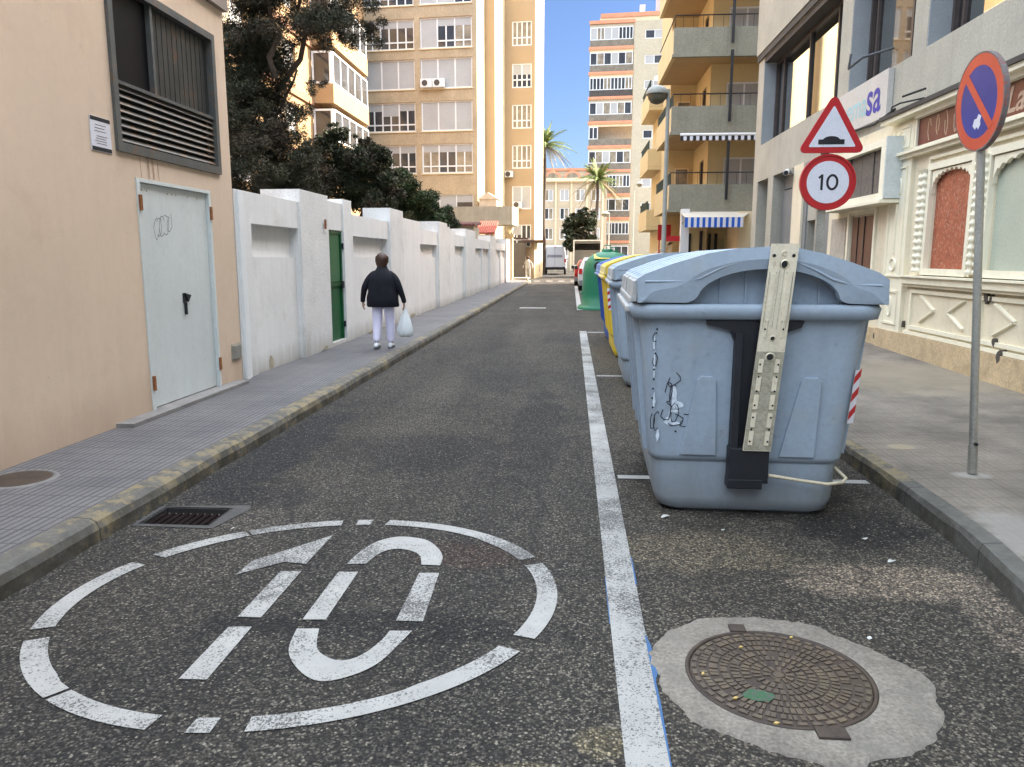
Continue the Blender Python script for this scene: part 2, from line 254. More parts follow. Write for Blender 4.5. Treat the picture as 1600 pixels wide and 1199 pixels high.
# ------------------------------------------------------------------ mesh building
class Fr:
    """wall frame: a runs along u, z up, d outwards along n"""
    def __init__(s, o, u, n): s.o = Vector(o); s.u = Vector(u); s.n = Vector(n)
    def p(s, a, z, d=0): return s.o + s.u * a + Vector((0, 0, z)) + s.n * d
class MB:
    def __init__(s): s.v = []; s.f = []; s.sm = []
    def add(s, vs, fs, smooth=False):
        k = len(s.v); s.v += [tuple(x) for x in vs]; s.f += [tuple(i + k for i in f) for f in fs]; s.sm += [smooth] * len(fs)
    def hexa(s, P):
        s.add(P, [(0, 3, 2, 1), (4, 5, 6, 7), (0, 1, 5, 4), (1, 2, 6, 5), (2, 3, 7, 6), (3, 0, 4, 7)])
    def box(s, x0, x1, y0, y1, z0, z1):
        s.hexa([(x0, y0, z0), (x1, y0, z0), (x1, y1, z0), (x0, y1, z0), (x0, y0, z1), (x1, y0, z1), (x1, y1, z1), (x0, y1, z1)]); return s
    def cbox(s, x0, x1, y0, y1, z0, z1, b=.01):
        """box with chamfered edges"""
        bm = bmesh.new(); bmesh.ops.create_cube(bm, size=1)
        for v in bm.verts: v.co = Vector(((x0 + x1) / 2 + v.co.x * (x1 - x0), (y0 + y1) / 2 + v.co.y * (y1 - y0), (z0 + z1) / 2 + v.co.z * (z1 - z0)))
        bmesh.ops.bevel(bm, geom=bm.edges[:], offset=b, segments=2, affect='EDGES', profile=.6)
        bm.verts.index_update(); s.add([v.co[:] for v in bm.verts], [[v.index for v in f.verts] for f in bm.faces]); bm.free(); return s
    def fb(s, fr, a0, a1, z0, z1, d0, d1):
        s.hexa([fr.p(a0, z0, d0), fr.p(a1, z0, d0), fr.p(a1, z0, d1), fr.p(a0, z0, d1), fr.p(a0, z1, d0), fr.p(a1, z1, d0), fr.p(a1, z1, d1), fr.p(a0, z1, d1)]); return s
    def prism(s, pts, fn, d0, d1):
        """2D outline pts, fn(a,b,d)->3D"""
        n = len(pts); s.add([fn(a, b, d0) for a, b in pts] + [fn(a, b, d1) for a, b in pts],
            [tuple(range(n))[::-1], tuple(range(n, 2 * n))] + [(i, (i + 1) % n, n + (i + 1) % n, n + i) for i in range(n)]); return s
    def flat(s, pts, z): s.add([(a, b, z) for a, b in pts], [tuple(range(len(pts)))]); return s
    def loft(s, rings, cap=True, smooth=True, close=True):
        n = len(rings[0]); V = [p for r in rings for p in r]; F = []
        for i in range(len(rings) - 1):
            for j in range(n if close else n - 1):
                k = (j + 1) % n; F.append((i * n + j, i * n + k, (i + 1) * n + k, (i + 1) * n + j))
        s.add(V, F, smooth)
        if cap:
            s.add(rings[0], [tuple(range(n))[::-1]]); s.add(rings[-1], [tuple(range(n))])
        return s
    def tube(s, pts, r, n=8, cap=True):
        pts = [Vector(p) for p in pts]; rs = r if isinstance(r, (list, tuple)) else [r] * len(pts); rings = []
        for i, p in enumerate(pts):
            d = (pts[min(i + 1, len(pts) - 1)] - pts[max(i - 1, 0)]).normalized()
            a = Vector((0, 0, 1)) if abs(d.z) < .9 else Vector((1, 0, 0)); x = d.cross(a).normalized(); y = d.cross(x)
            rings.append([p + (x * math.cos(t) + y * math.sin(t)) * rs[i] for t in [2 * math.pi * k / n for k in range(n)]])
        return s.loft(rings, cap)
    def lathe(s, prof, c=(0, 0, 0), n=24, cap=True):
        return s.loft([[(c[0] + r * math.cos(2 * math.pi * k / n), c[1] + r * math.sin(2 * math.pi * k / n), c[2] + z) for k in range(n)] for r, z in prof], cap)
    def strip(s, pts, fn, wd, d=.002):
        """thin raised stroke along a 2D polyline on a surface"""
        for i in range(len(pts) - 1):
            (a, b), (c, e) = pts[i], pts[i + 1]; L = math.hypot(c - a, e - b) or 1; nx, ny = -(e - b) / L * wd / 2, (c - a) / L * wd / 2
            q = [(a + nx, b + ny), (a - nx, b - ny), (c - nx, e - ny), (c + nx, e + ny)]
            s.add([fn(x, y, d) for x, y in q], [(0, 1, 2, 3)])
        return s
    def build(s, name, m, parent=None):
        me = bpy.data.meshes.new(name); me.from_pydata(s.v, [], s.f); me.polygons.foreach_set('use_smooth', s.sm)
        me.materials.append(m); o = bpy.data.objects.new(name, me); col.objects.link(o)
        if parent is not None:
            o.parent = parent
            if parent.type == 'EMPTY' and parent.get('_w', 0): o.location = -parent.location
        return o
def split(mb, name, m, parent=None):
    """one object per loose piece"""
    par = list(range(len(mb.v)))
    def fd(i):
        while par[i] != i: par[i] = par[par[i]]; i = par[i]
        return i
    for f in mb.f:
        for j in f[1:]: par[fd(j)] = fd(f[0])
    grp = {}
    for f, sm in zip(mb.f, mb.sm): grp.setdefault(fd(f[0]), []).append((f, sm))
    out = []
    for fs in grp.values():
        ids = sorted({i for f, _ in fs for i in f}); ix = {v: k for k, v in enumerate(ids)}; q = MB()
        q.v = [mb.v[i] for i in ids]; q.f = [tuple(ix[i] for i in f) for f, _ in fs]; q.sm = [s for _, s in fs]; out.append(q.build(name, m, parent))
    return out
def rrect(x0, x1, y0, y1, z, r, n=5):
    out = []
    for cx, cy, a0 in ((x1 - r, y1 - r, 0), (x0 + r, y1 - r, 90), (x0 + r, y0 + r, 180), (x1 - r, y0 + r, 270)):
        for k in range(n + 1):
            a = R(a0 + 90 * k / n); out.append((cx + r * math.cos(a), cy + r * math.sin(a), z))
    return out
def tag(o, label=None, cat=None, group=None, kind=None):
    if label: o['label'] = label
    if cat: o['category'] = cat
    if group: o['group'] = group
    if kind: o['kind'] = kind
    return o
def thing(name, loc, label, cat, group=None, rz=0, world=False):
    o = bpy.data.objects.new(name, None); col.objects.link(o); o.location = loc; o.rotation_euler = (0, 0, rz); o.empty_display_size = .2
    if world: o['_w'] = 1
    return tag(o, label, cat, group)
def struct(name, mb, m): return tag(mb.build(name, m), kind='structure')
def text(body, size, fn, name, m, parent, ext=.002, align='CENTER', bold=0, shear=0):
    cu = bpy.data.curves.new('txt', 'FONT'); cu.body = body; cu.size = size; cu.align_x = align; cu.align_y = 'CENTER'; cu.offset = bold; cu.extrude = 0; cu.shear = shear
    o = bpy.data.objects.new('txt', cu); col.objects.link(o)
    dg = bpy.context.evaluated_depsgraph_get(); me = bpy.data.meshes.new_from_object(o.evaluated_get(dg))
    mb = MB(); mb.add([fn(v.co.x, v.co.y, ext) for v in me.vertices], [tuple(p.vertices) for p in me.polygons])
    bpy.data.objects.remove(o); return mb.build(name, m, parent)
def facade(mb, fr, a0, a1, z0, z1, ops=(), rev=.15):
    A = sorted({a0, a1, *[o[0] for o in ops], *[o[1] for o in ops]}); Z = sorted({z0, z1, *[o[2] for o in ops], *[o[3] for o in ops]})
    for i in range(len(A) - 1):
        for j in range(len(Z) - 1):
            ca, cz = (A[i] + A[i + 1]) / 2, (Z[j] + Z[j + 1]) / 2
            if any(o[0] < ca < o[1] and o[2] < cz < o[3] for o in ops): continue
            mb.add([fr.p(A[i], Z[j]), fr.p(A[i + 1], Z[j]), fr.p(A[i + 1], Z[j + 1]), fr.p(A[i], Z[j + 1])], [(0, 1, 2, 3)])
    for (x0, x1, y0, y1) in [o[:4] for o in ops]:
        c = [(x0, y0), (x1, y0), (x1, y1), (x0, y1)]
        for k in range(4):
            (p, q), (r_, s_) = c[k], c[(k + 1) % 4]
            mb.add([fr.p(p, q), fr.p(r_, s_), fr.p(r_, s_, -rev), fr.p(p, q, -rev)], [(0, 1, 2, 3)])
        mb.add([fr.p(a, b, -rev) for a, b in c], [(0, 1, 2, 3)])
def window(parent, fr, a0, a1, z0, z1, d, bays='gg', bar=.05, fm=None, pm=None, split=0, low=0, top=0):
    """one window: frame > pane / roller_blind. bays: g glass, c curtained, b blind, h half blind"""
    fm = fm or WFR; f = MB(); g = MB(); b = MB(); cg = MB(); n = len(bays); wv = (a1 - a0) / n
    f.fb(fr, a0, a1, z1 - bar, z1, d - .04, d + .04); f.fb(fr, a0, a1, z0, z0 + bar, d - .04, d + .041)
    for k in range(n + 1):
        a = a0 + wv * k; a = min(max(a, a0 + bar / 2), a1 - bar / 2); f.fb(fr, a - bar / 2, a + bar / 2, z0 + bar, z1 - bar, d - .04, d + .038)
    for k, ch in enumerate(bays):
        x0, x1 = a0 + wv * k + bar / 2, a0 + wv * (k + 1) - bar / 2; y0, y1 = z0 + bar, z1 - bar
        if ch == 'b': b.fb(fr, x0, x1, y0, y1, d - .02, d + .015)
        else:
            yt = y1 - top * (y1 - y0) if ch != 'h' else y0 + (y1 - y0) * .55
            if ch == 'h' or top: b.fb(fr, x0, x1, yt, y1, d - .02, d + .015)
            (cg if ch == 'c' else g).fb(fr, x0, x1, y0, yt, d - .03, d)
            if low: f.fb(fr, x0, x1, y0 + low, y0 + low + bar, d - .01, d + .036)
            if split and x1 - x0 > .5: xm = (x0 + x1) / 2; f.fb(fr, xm - bar * .5, xm + bar * .5, y0, yt, d - .01, d + .034)
    o = f.build('window', fm, parent)
    if g.v: g.build('pane', pm or PANE, o)
    if cg.v: cg.build('pane', PANEC, o)
    if b.v: b.build('roller_blind', WBL, o)
    return o
def ac_unit(parent, fr, a, z, d, wv=.8, h=.55):
    m = MB(); m.fb(fr, a - wv / 2, a + wv / 2, z, z + h, d, d + .3); o = m.build('air_conditioner', WFR, parent)
    k = MB(); pts = [(a - wv * .12 + .2 * math.cos(t), z + h / 2 + .2 * math.sin(t)) for t in [2 * math.pi * i / 14 for i in range(14)]]
    k.prism(pts, lambda x, y, q: fr.p(x, y, q), d + .3, d + .312); k.build('fan_grille', TDARK, o)

# ================================================================== SETTING
m = MB(); m.box(-400, 400, -60, 700, -.5, -.03); struct('ground', m, mat('bare_ground', (.2, .18, .15), .95))
# road sheet: asphalt with a drain pit left open in it
GX0, GX1, GY0, GY1 = -2.60, -2.16, 4.28, 4.60
m = MB()
xs = [-2.68, GX0, GX1, 60]; ys = [-12, GY0, GY1, 52.6]
for i in range(3):
    for j in range(3):
        if i == 1 and j == 1: continue
        m.add([(xs[i], ys[j], 0), (xs[i + 1], ys[j], 0), (xs[i + 1], ys[j + 1], 0), (xs[i], ys[j + 1], 0)], [(0, 1, 2, 3)])
m.add([(-60, 52.6, 0), (60, 52.6, 0), (60, 200, 0), (-60, 200, 0)], [(0, 1, 2, 3)])
struct('road', m, ASPH)
m = MB(); m.box(-3.99, -2.83, -12, 49.2, -.3, .13); m.flat([(-3.99, 49.2), (-2.83, 49.2), (-2.9, 51), (-3.3, 52), (-3.99, 52.4)][::1], .13)
struct('left_pavement', m, RIB)
m = MB(); ys = np.arange(-12, 49.4, .5)
rings = []
for y in ys:
    j = .006 * math.sin(y * 3.1) + .005 * math.sin(y * 7.7); rings.append([(-2.66 + j, y, -.1), (-2.665 + j, y, .07), (-2.685 + j, y, .112), (-2.72, y, .131 + j * .4), (-2.828, y, .134), (-2.828, y, -.1)])
m.loft(rings, True, False, True); struct('left_kerb', m, KERB)
m = MB(); pts = [(-2.7, 49.3), (-2.72, 50.3), (-2.95, 51.4), (-3.4, 52.3), (-4.0, 52.6), (-6, 52.6)]
rings = [[(x + dx, y - dx * .5, z) for dx, z in ((.1, -.1), (.1, .12), (-.06, .14), (-.08, -.1))] for x, y in pts]
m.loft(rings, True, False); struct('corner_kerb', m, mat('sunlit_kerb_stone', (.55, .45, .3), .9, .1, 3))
m = MB(); m.box(-16, -3.99, -12, 52.5, -.3, .1); struct('garden_ground', m, mat('garden_soil', (.1, .085, .06), .95, .3, 2, bs=.5))
# right side: slightly rising pavement, bent kerb
KX = [(-12, .6), (0, 1.62), (2, 1.87), (3.0, 2.0), (3.5, 2.075), (4.0, 2.14), (4.4, 2.175), (5, 2.185), (8, 2.19), (20, 2.2), (33, 2.2), (52, 2.2)]
def kx(y): return float(np.interp(y, [a for a, b in KX], [b for a, b in KX]))
m = MB(); rings = []
for y in list(np.arange(-12, 8, .25)) + list(np.arange(8, 52.1, 1)):
    x = kx(y) + .004 * math.sin(y * 5); j = .007 * math.sin(y * 9.3)
    rings.append([(x, y, -.1), (x + .004, y, .09 + j), (x + .02, y, .124), (x + .12, y, .131), (x + .12, y, -.1)])
m.loft(rings, True, False); struct('right_kerb', m, KERBR)
m = MB(); rings = []
for y in list(np.arange(-12, 14, .5)) + list(np.arange(14, 52.1, 2)):
    k = float(np.interp(y, [4, 9, 13], [.13, .2, .27])); rings.append([(kx(y) + .12, y, .13), (3.4, y, .13 + (k - .13) * .35), (4.5, y, .13 + (k - .13) * .8), (5.4, y, k), (9, y, k)])
m.loft(rings, False, True, False); struct('right_pavement', m, RPAV)
m = MB(); m.box(5.3, 40, -12, 52, -.3, .05); struct('right_ground', m, mat('yard_concrete', (.3, .27, .22), .9))
m = MB(); m.box(2.2, 40, 58, 200, -.2, .12); m.box(-40, -3.2, 57, 200, -.2, .121); struct('far_pavement', m, mat('far_paving', (.3, .27, .23), .9))

# ---- painted markings (thin sheets, each its own thing)
mk = lambda mb, name, mt, label, cat, group=None: tag(mb.build(name, mt), label, cat, group)
m = MB()
for y0, y1 in ((-2, 16.95),): m.flat([(.190, y0), (.335, y0), (.345, y1), (.195, y1)], .005)
mk(m, 'parking_line', PAINT, 'long solid white line running beside the grey container and manhole', 'road marking')
m = MB(); m.flat([(.19, 23.9), (.35, 23.9), (.36, 44), (.19, 44)], .005); mk(m, 'parking_line', PAINTW, 'distant white line beyond the bins beside the parked car', 'road marking')
m = MB(); m.flat([(.333, 2.2), (.337, 2.2), (.343, 2.6), (.341, 2.75), (.354, 2.8), (.350, 3.02), (.339, 3.1), (.332, 3.1)], .006); m.flat([(.335, 3.6), (.343, 3.65), (.344, 3.95), (.338, 4.0)], .006); m.flat([(.187, 3.2), (.191, 3.2), (.192, 3.7), (.188, 3.7)], .004)
mk(m, 'blue_paint_edge', BLUEP, 'strip of blue paint showing beside the white line near the manhole', 'road marking')
for k, (yy, wd, x1, lab) in enumerate(((5.53, .09, 2.15, 'white bay line running under the nearest grey container'), (10.46, .1, 2.1, 'thin white bay line passing under the second grey container'),
                                     (16.7, .14, 2.0, 'faint bay line at the end of the long white line near the blue container'), (24.0, .15, 2.0, 'faint cross line at the foot of the green bottle bank'))):
    m = MB(); m.flat([(.36, yy - wd / 2), (x1, yy - wd / 2), (x1, yy + wd / 2), (.36, yy + wd / 2)], .005); mk(m, 'bay_line', PAINTW if k != 1 else PAINT, lab, 'road marking', 'parking bay lines')
m = MB(); m.flat([(-1.65, 24.6), (-.8, 24.6), (-.8, 25.0), (-1.65, 25.0)], .005); mk(m, 'faded_dash', PAINTW, 'faded pale dash in the middle of the road', 'road marking')
m = MB()
for k in range(4): m.flat([(-2.6 + k * .85, 53.3), (-2.15 + k * .85, 53.3), (-2.15 + k * .85, 54.2), (-2.6 + k * .85, 54.2)], .005)
mk(m, 'give_way_dashes', PAINT, 'row of white dashes across the road behind the van', 'road marking')

# speed 10 stencil inside a broken ellipse
T = thing('speed_limit_marking', (-1.22, 3.38, .005), 'large white painted ring with the number 10 on the asphalt', 'road marking', world=True)
def ring_r(t): return 1.125 + .045 * math.cos(2 * t) + .044 * math.sin(2 * t)
def arc(a0, a1):
    a0, a1 = R(a0), R(a1); n = max(2, int(abs(a1 - a0) / .06)); o = []; i = []
    for k in range(n + 1):
        t = a0 + (a1 - a0) * k / n; r = ring_r(t); wdt = .098 if abs(math.sin(t)) < .75 else .088
        o.append((-1.22 + r * math.cos(t), 3.38 + r * math.sin(t))); i.append((-1.22 + (r - wdt) * math.cos(t), 3.38 + (r - wdt) * math.sin(t)))
    m = MB()
    for k in range(n): m.add([(*o[k], 0), (*o[k + 1], 0), (*i[k + 1], 0), (*i[k], 0)], [(0, 1, 2, 3)])
    m.v = [(x, y, .005) for x, y, z in m.v]; return m
for a0, a1 in ((88.7, 93.6), (98.6, 128.6), (129.6, 157), (163.3, 201), (206.3, 233), (234, 258.5), (266, 270.6), (276.8, 336.4), (342.5, 384), (388.1, 443.5)):
    arc(a0, a1).build('ring_dash', PAINT, T)
DIG = {'one': [[(-1.688, 3.591), (-1.679, 3.77), (-1.367, 4.182), (-1.379, 3.754), (-1.503, 3.774)], [(-1.476, 3.652), (-1.369, 3.661), (-1.372, 3.142), (-1.48, 3.14)], [(-1.479, 3.045), (-1.376, 3.053), (-1.374, 2.625), (-1.484, 2.621)]],
 'zero': [[(-1.164, 3.771), (-1.136, 3.965), (-1.081, 4.106), (-0.974, 4.189), (-0.82, 4.154), (-0.727, 4.039), (-0.675, 3.907), (-0.67, 3.789), (-0.77, 3.791), (-0.795, 3.898), (-0.844, 3.966), (-0.933, 4.002), (-1.005, 3.965), (-1.043, 3.879), (-1.062, 3.779)],
          [(-1.177, 3.666), (-1.075, 3.674), (-1.075, 3.144), (-1.18, 3.136)], [(-0.759, 3.684), (-0.657, 3.692), (-0.639, 3.16), (-0.76, 3.157)],
          [(-1.174, 3.052), (-1.077, 3.059), (-1.045, 2.928), (-1.006, 2.857), (-0.93, 2.806), (-0.866, 2.816), (-0.817, 2.88), (-0.781, 2.979), (-0.766, 3.063), (-0.669, 3.07), (-0.707, 2.924), (-0.75, 2.792), (-0.825, 2.698), (-0.922, 2.647), (-1.004, 2.679), (-1.095, 2.779), (-1.15, 2.89)]]}
for nm, ps in DIG.items():
    m = MB()
    for q in ps:
        if len(q) > 6:      # round the curved pieces
            n_ = len(q); o2 = []
            for i in range(n_):
                p0, p1, p2, p3 = q[i - 1], q[i], q[(i + 1) % n_], q[(i + 2) % n_]
                sharp = lambda a, b, c: ((b[0] - a[0]) * (c[0] - b[0]) + (b[1] - a[1]) * (c[1] - b[1])) / (math.dist(a, b) * math.dist(b, c)) < .35
                s1_, s2_ = sharp(p0, p1, p2), sharp(p1, p2, p3)
                t1_ = (0, 0) if s1_ else ((p2[0] - p0[0]) * .5, (p2[1] - p0[1]) * .5); t2_ = (0, 0) if s2_ else ((p3[0] - p1[0]) * .5, (p3[1] - p1[1]) * .5)
                for k in range(4 if not (s1_ and s2_) else 1):
                    f = k / 4; h1, h2, h3, h4 = 2 * f**3 - 3 * f**2 + 1, f**3 - 2 * f**2 + f, -2 * f**3 + 3 * f**2, f**3 - f**2
                    o2.append(tuple(h1 * p1[d] + h2 * t1_[d] + h3 * p2[d] + h4 * t2_[d] for d in (0, 1)))
            q = o2
        c = MB(); c.flat(q, .005)
        bm = bmesh.new(); vs_ = [bm.verts.new(v) for v in c.v]; bm.faces.new(vs_); bmesh.ops.triangulate(bm, faces=bm.faces[:], ngon_method='EAR_CLIP')
        bm.verts.index_update(); m.add([v.co[:] for v in bm.verts], [[v.index for v in f.verts] for f in bm.faces]); bm.free()
    m.build('digit_' + nm, PAINT, T)

# ---- manhole, pavement cover, drain
T = thing('manhole', (.816, 2.814, 0), 'round rusty brown cast iron cover set in a pale concrete collar with green spray paint', 'manhole cover')
cp = [(.79, 3.32), (.6, 3.27), (.44, 3.17), (.36, 3.05), (.345, 2.9), (.35, 2.7), (.44, 2.53), (.66, 2.35), (.91, 2.28), (1.15, 2.38), (1.3, 2.53), (1.39, 2.7), (1.4, 2.83), (1.29, 3.01), (1.08, 3.23)]
# collar as a ring with an uneven outside
m = MB(); n = 110; o_ = []; i_ = []
ang = [(math.atan2(y - 2.814, x - .816) % (2 * math.pi), math.hypot(x - .816, y - 2.814)) for x, y in cp]; ang.sort()
AA = [a - 2 * math.pi for a, _ in ang] + [a for a, _ in ang] + [a + 2 * math.pi for a, _ in ang]; RR = [r for _, r in ang] * 3
for k in range(n):
    t = 2 * math.pi * k / n; r = float(np.interp(t, AA, RR)) + random.uniform(-.010, .010) + .012 * math.sin(t * 7) + .008 * math.sin(t * 13 + 1); o_.append((r * math.cos(t), r * math.sin(t), .004)); i_.append((.352 * math.cos(t), .352 * math.sin(t), .010))
mid = [((a[0] * .9 + b[0] * .1), (a[1] * .9 + b[1] * .1), .0115) for a, b in zip(o_, i_)]
m.loft([[(x, y, -.01) for x, y, z in o_], mid, i_], False, True); m.build('collar', COLLAR, T)
m = MB(); m.lathe([(.352, .009), (.352, .013), (.337, .013), (.335, .004)], n=64, cap=False); m.build('frame_ring', IRON, T)
m = MB(); m.lathe([(.334, -.01), (.334, .008), (.33, .009)], n=64); cv = m.build('cover', IRON, T)
m = MB()
for ri, r in enumerate((.045, .085, .125, .165, .205, .245, .285)):
    nn = max(5, int(2 * math.pi * r / (.026 if ri < 3 else .024)))
    for k in range(nn):
        t = 2 * math.pi * (k + .5 * (ri % 2)) / nn + random.uniform(-.02, .02); g = .009 if random.random() < .8 else .006
        if random.random() < .05: continue
        dr = .016 if ri % 2 else .014; dt = g / r
        q = [((r + s1 * dr) * math.cos(t + s2 * dt), (r + s1 * dr) * math.sin(t + s2 * dt)) for s1, s2 in ((-1, -1), (1, -.9), (1, .9), (-1, 1))]
        m.hexa([(x, y, .009) for x, y in q] + [(x * .998, y * .998, .0135) for x, y in q])
for k in range(40):
    t = 2 * math.pi * k / 40; q = [((.318 + s1 * .009) * math.cos(t + s2 * .05), (.318 + s1 * .009) * math.sin(t + s2 * .05)) for s1, s2 in ((-1, -1), (1, -1), (1, 1), (-1, 1))]
    m.hexa([(x, y, .009) for x, y in q] + [(x, y, .013) for x, y in q])
m.build('tread_pattern', IRONT, cv)
m = MB(); m.lathe([(.022, .009), (.022, .0145), (.018, .0145)], n=20); m.lathe([(.033, .009), (.033, .013), (.029, .013), (.029, .009)], n=24, cap=False); m.build('centre_boss', IRONT, cv)
m = MB(); m.cbox(-.115, -.045, .335, .40, .004, .02, .006); m.cbox(.03, .135, -.40, -.335, .004, .02, .006); split(m, 'hinge_lug', IRON, T)
m = MB(); q = []
for k in range(18): t = 2 * math.pi * k / 18; q.append((-.11 + (.05 + .012 * random.random()) * math.cos(t), -.155 + (.035 + .01 * random.random()) * math.sin(t)))
m.flat(q, .0142); m.build('spray_mark', SPRAY, T)
m = MB()
for x, y, a in ((-.1, .2, .5), (-.29, -.02, 1.3), (-.09, -.325, .2), (.13, .3, .8), (-.2, -.18, .4)): c, s_ = math.cos(a) * .012, math.sin(a) * .012; m.hexa([(x + c, y + s_, .013), (x - s_ * .5, y + c * .5, .013), (x - c, y - s_, .013), (x + s_ * .5, y - c * .5, .013), (x + c, y + s_, .018), (x - s_ * .5, y + c * .5, .018), (x - c, y - s_, .018), (x + s_ * .5, y - c * .5, .018)])
split(m, 'brass_stud', mat('brass_yellow', (.5, .36, .12), .5), T)

T = thing('pavement_cover', (-3.68, 4.72, .13), 'small round iron cover in the left pavement with a pale mortar rim', 'manhole cover')
m = MB(); m.lathe([(.235, .0), (.23, .005), (.2, .008), (.2, .0)], n=36, cap=False); m.build('mortar_rim', mat('pale_mortar', (.17, .165, .16), .9, .15, 8, bs=.4), T)
m = MB(); m.lathe([(.2, .0), (.2, .006), (.19, .008)], n=36); m.build('cover', IRON, T)
T = thing('drain_grate', ((GX0 + GX1) / 2, (GY0 + GY1) / 2, 0), 'sunken rectangular iron drain grate beside the left kerb', 'drain')
hx, hy = (GX1 - GX0) / 2, (GY1 - GY0) / 2
m = MB(); m.box(-hx, -hx + .012, -hy, hy, -.25, .003); m.box(hx - .012, hx, -hy, hy, -.25, .003); m.box(-hx + .012, hx - .012, hy - .012, hy, -.25, .003); m.box(-hx + .012, hx - .012, -hy, -hy + .012, -.25, .003); m.box(-hx, hx, -hy, hy, -.26, -.25); m.build('pit', RUBBER, T)
m = MB()
for k in range(9): x = -hx + .03 + k * .047; m.box(x - .017, x + .017, -hy + .012, hy - .06, -.05, -.012)
m.box(-hx + .012, hx - .012, -hy + .012, -hy + .04, -.052, -.028); m.box(-hx + .012, hx - .012, -.02, .005, -.053, -.029); m.build('grate', mat('rusty_dark_iron', (.012, .008, .008), 1.0, .3, 9, spec=.05), T)
m = MB()
q = [(-hx - .03, -hy - .03), (hx + .04, -hy - .04), (hx + .12, hy + .01), (hx + .09, hy + .08), (-hx + .1, hy + .03), (-hx - .04, hy + .01)]
inn = [(-hx - .005, -hy - .005), (hx + .005, -hy - .005), (hx + .006, hy * .3), (hx + .005, hy + .005), (-hx + .1, hy + .005), (-hx - .005, hy + .005)]
for k in range(6): j = (k + 1) % 6; m.add([(*q[k], .004), (*q[j], .004), (*inn[j], .007), (*inn[k], .007)], [(0, 1, 2, 3)])
m.build('mortar_rim', mat('grey_mortar', (.065, .063, .06), .9, .2, 8, bs=.4), T)

# ================================================================== LEFT SIDE
FL = Fr((-3.96, 0, 0), (0, 1, 0), (1, 0, 0))
T = thing('pink_building', (-6, 0, 0), 'salmon pink rendered building with a pale metal door and louvred window', 'building', world=True)
m = MB(); ops = [(6.93, 8.32, .16, 2.30), (6.66, 8.6, 2.57, 3.98)]
facade(m, FL, -12, 8.93, 0, 4.33, ops, .12); m.box(-12, -4.08, -12, 8.93, 0, 4.32); m.build('wall', PINK, T)
m = MB(); m.box(-12.2, -3.9, -12.2, 8.96, 4.331, 4.5); m.box(-12, -3.93, -12, 8.94, 4.5, 4.7); m.build('roof_eave', mat('eave_concrete', (.25, .21, .18), .9, .1, 2), T)
# door
D = MB(); D.fb(FL, 6.955, 8.30, .175, 2.285, -.06, -.025); D = D.build('door', PDOOR, T)
m = MB(); m.fb(FL, 6.90, 6.953, .15, 2.32, -.09, .012); m.fb(FL, 8.302, 8.35, .15, 2.32, -.09, .012); m.fb(FL, 6.953, 8.302, 2.287, 2.32, -.09, .012); m.build('door_frame', PDOOR, T)
m = MB()
for a, z in ((6.93, .42), (6.93, 2.1), (8.325, .42), (8.325, 2.08)): m.fb(FL, a - .018, a + .018, z - .07, z + .07, .012, .03)
split(m, 'hinge', RUST, D)
m = MB(); m.fb(FL, 7.66, 7.72, 1.14, 1.24, -.025, -.012); m.prism([(7.68, 1.24), (7.80, 1.215), (7.74, 1.15)], lambda a, z, d: FL.p(a, z, d), -.024, .0); m.fb(FL, 7.68, 7.70, 1.02, 1.14, -.024, .002); m.build('handle', BLACK, D)
m = MB(); fn = lambda a, z, d: FL.p(a, z, -.025 + d); rr = random.Random(3)
def scrib(m, fn, a, z, sa, sz, n, wd, rr, d=.0015):
    x, y = a, z
    for k in range(n):
        pts = [(x, y)]; ph = rr.uniform(0, 6)
        for i in range(7): pts.append((x + sa * (.5 * math.sin(ph + i * .9) * .6 + rr.uniform(-.08, .08)), y + sz * (.5 * math.cos(ph + i * .8) + rr.uniform(-.08, .08))))
        m.strip(pts[1:], fn, wd, d); x += sa * rr.uniform(.25, .5); y += sz * rr.uniform(-.12, .14)
scrib(m, fn, 7.25, 1.88, .16, .2, 5, .008, rr); m.build('graffiti', mat('pencil_grey', (.16, .18, .18), .7), D)
m = MB()
for a in (7.03, 7.12, 7.5, 7.58, 7.66, 7.9, 8.1): m.lathe([(.008, 0), (.008, .001)], (0, 0, 0), 6); k = 12; m.v[-k:] = [FL.p(a + x, 2.22 + y, -.024 + z) for x, y, z in m.v[-k:]]
split(m, 'rivet', RUST, D)
m = MB(); m.fb(FL, 6.3, 8.75, .05, .165, -.1, .16); m.build('doorstep', mat('step_concrete', (.21, .2, .19), .9, .2, 4, bs=.4), T)
# window with louvres
W_ = MB(); W_.fb(FL, 6.63, 8.63, 2.52, 2.60, -.06, .03); W_.fb(FL, 6.63, 8.63, 3.93, 4.0, -.06, .03); W_.fb(FL, 6.63, 6.70, 2.60, 3.93, -.06, .03); W_.fb(FL, 8.56, 8.63, 2.60, 3.93, -.06, .03); W_.fb(FL, 7.36, 7.40, 3.12, 3.93, -.06, .0)
W_.fb(FL, 6.70, 8.56, 3.10, 3.13, -.06, .01); W_ = W_.build('window', FRAMEG, T)
m = MB(); m.fb(FL, 6.70, 7.36, 3.13, 3.93, -.07, -.05); m.build('pane', BLACKG, W_)
m = MB()
for k in range(24):
    a = 7.40 + k * 1.16 / 24; m.fb(FL, a, a + .0475, 3.13, 3.93, -.06, -.048 + .004 * (k % 2))
m.build('ribbed_panel', RIBG, W_)
m = MB(); m.fb(FL, 6.70, 8.56, 2.6, 3.1, -.11, -.09); m.build('louver_void', RUBBER, W_)
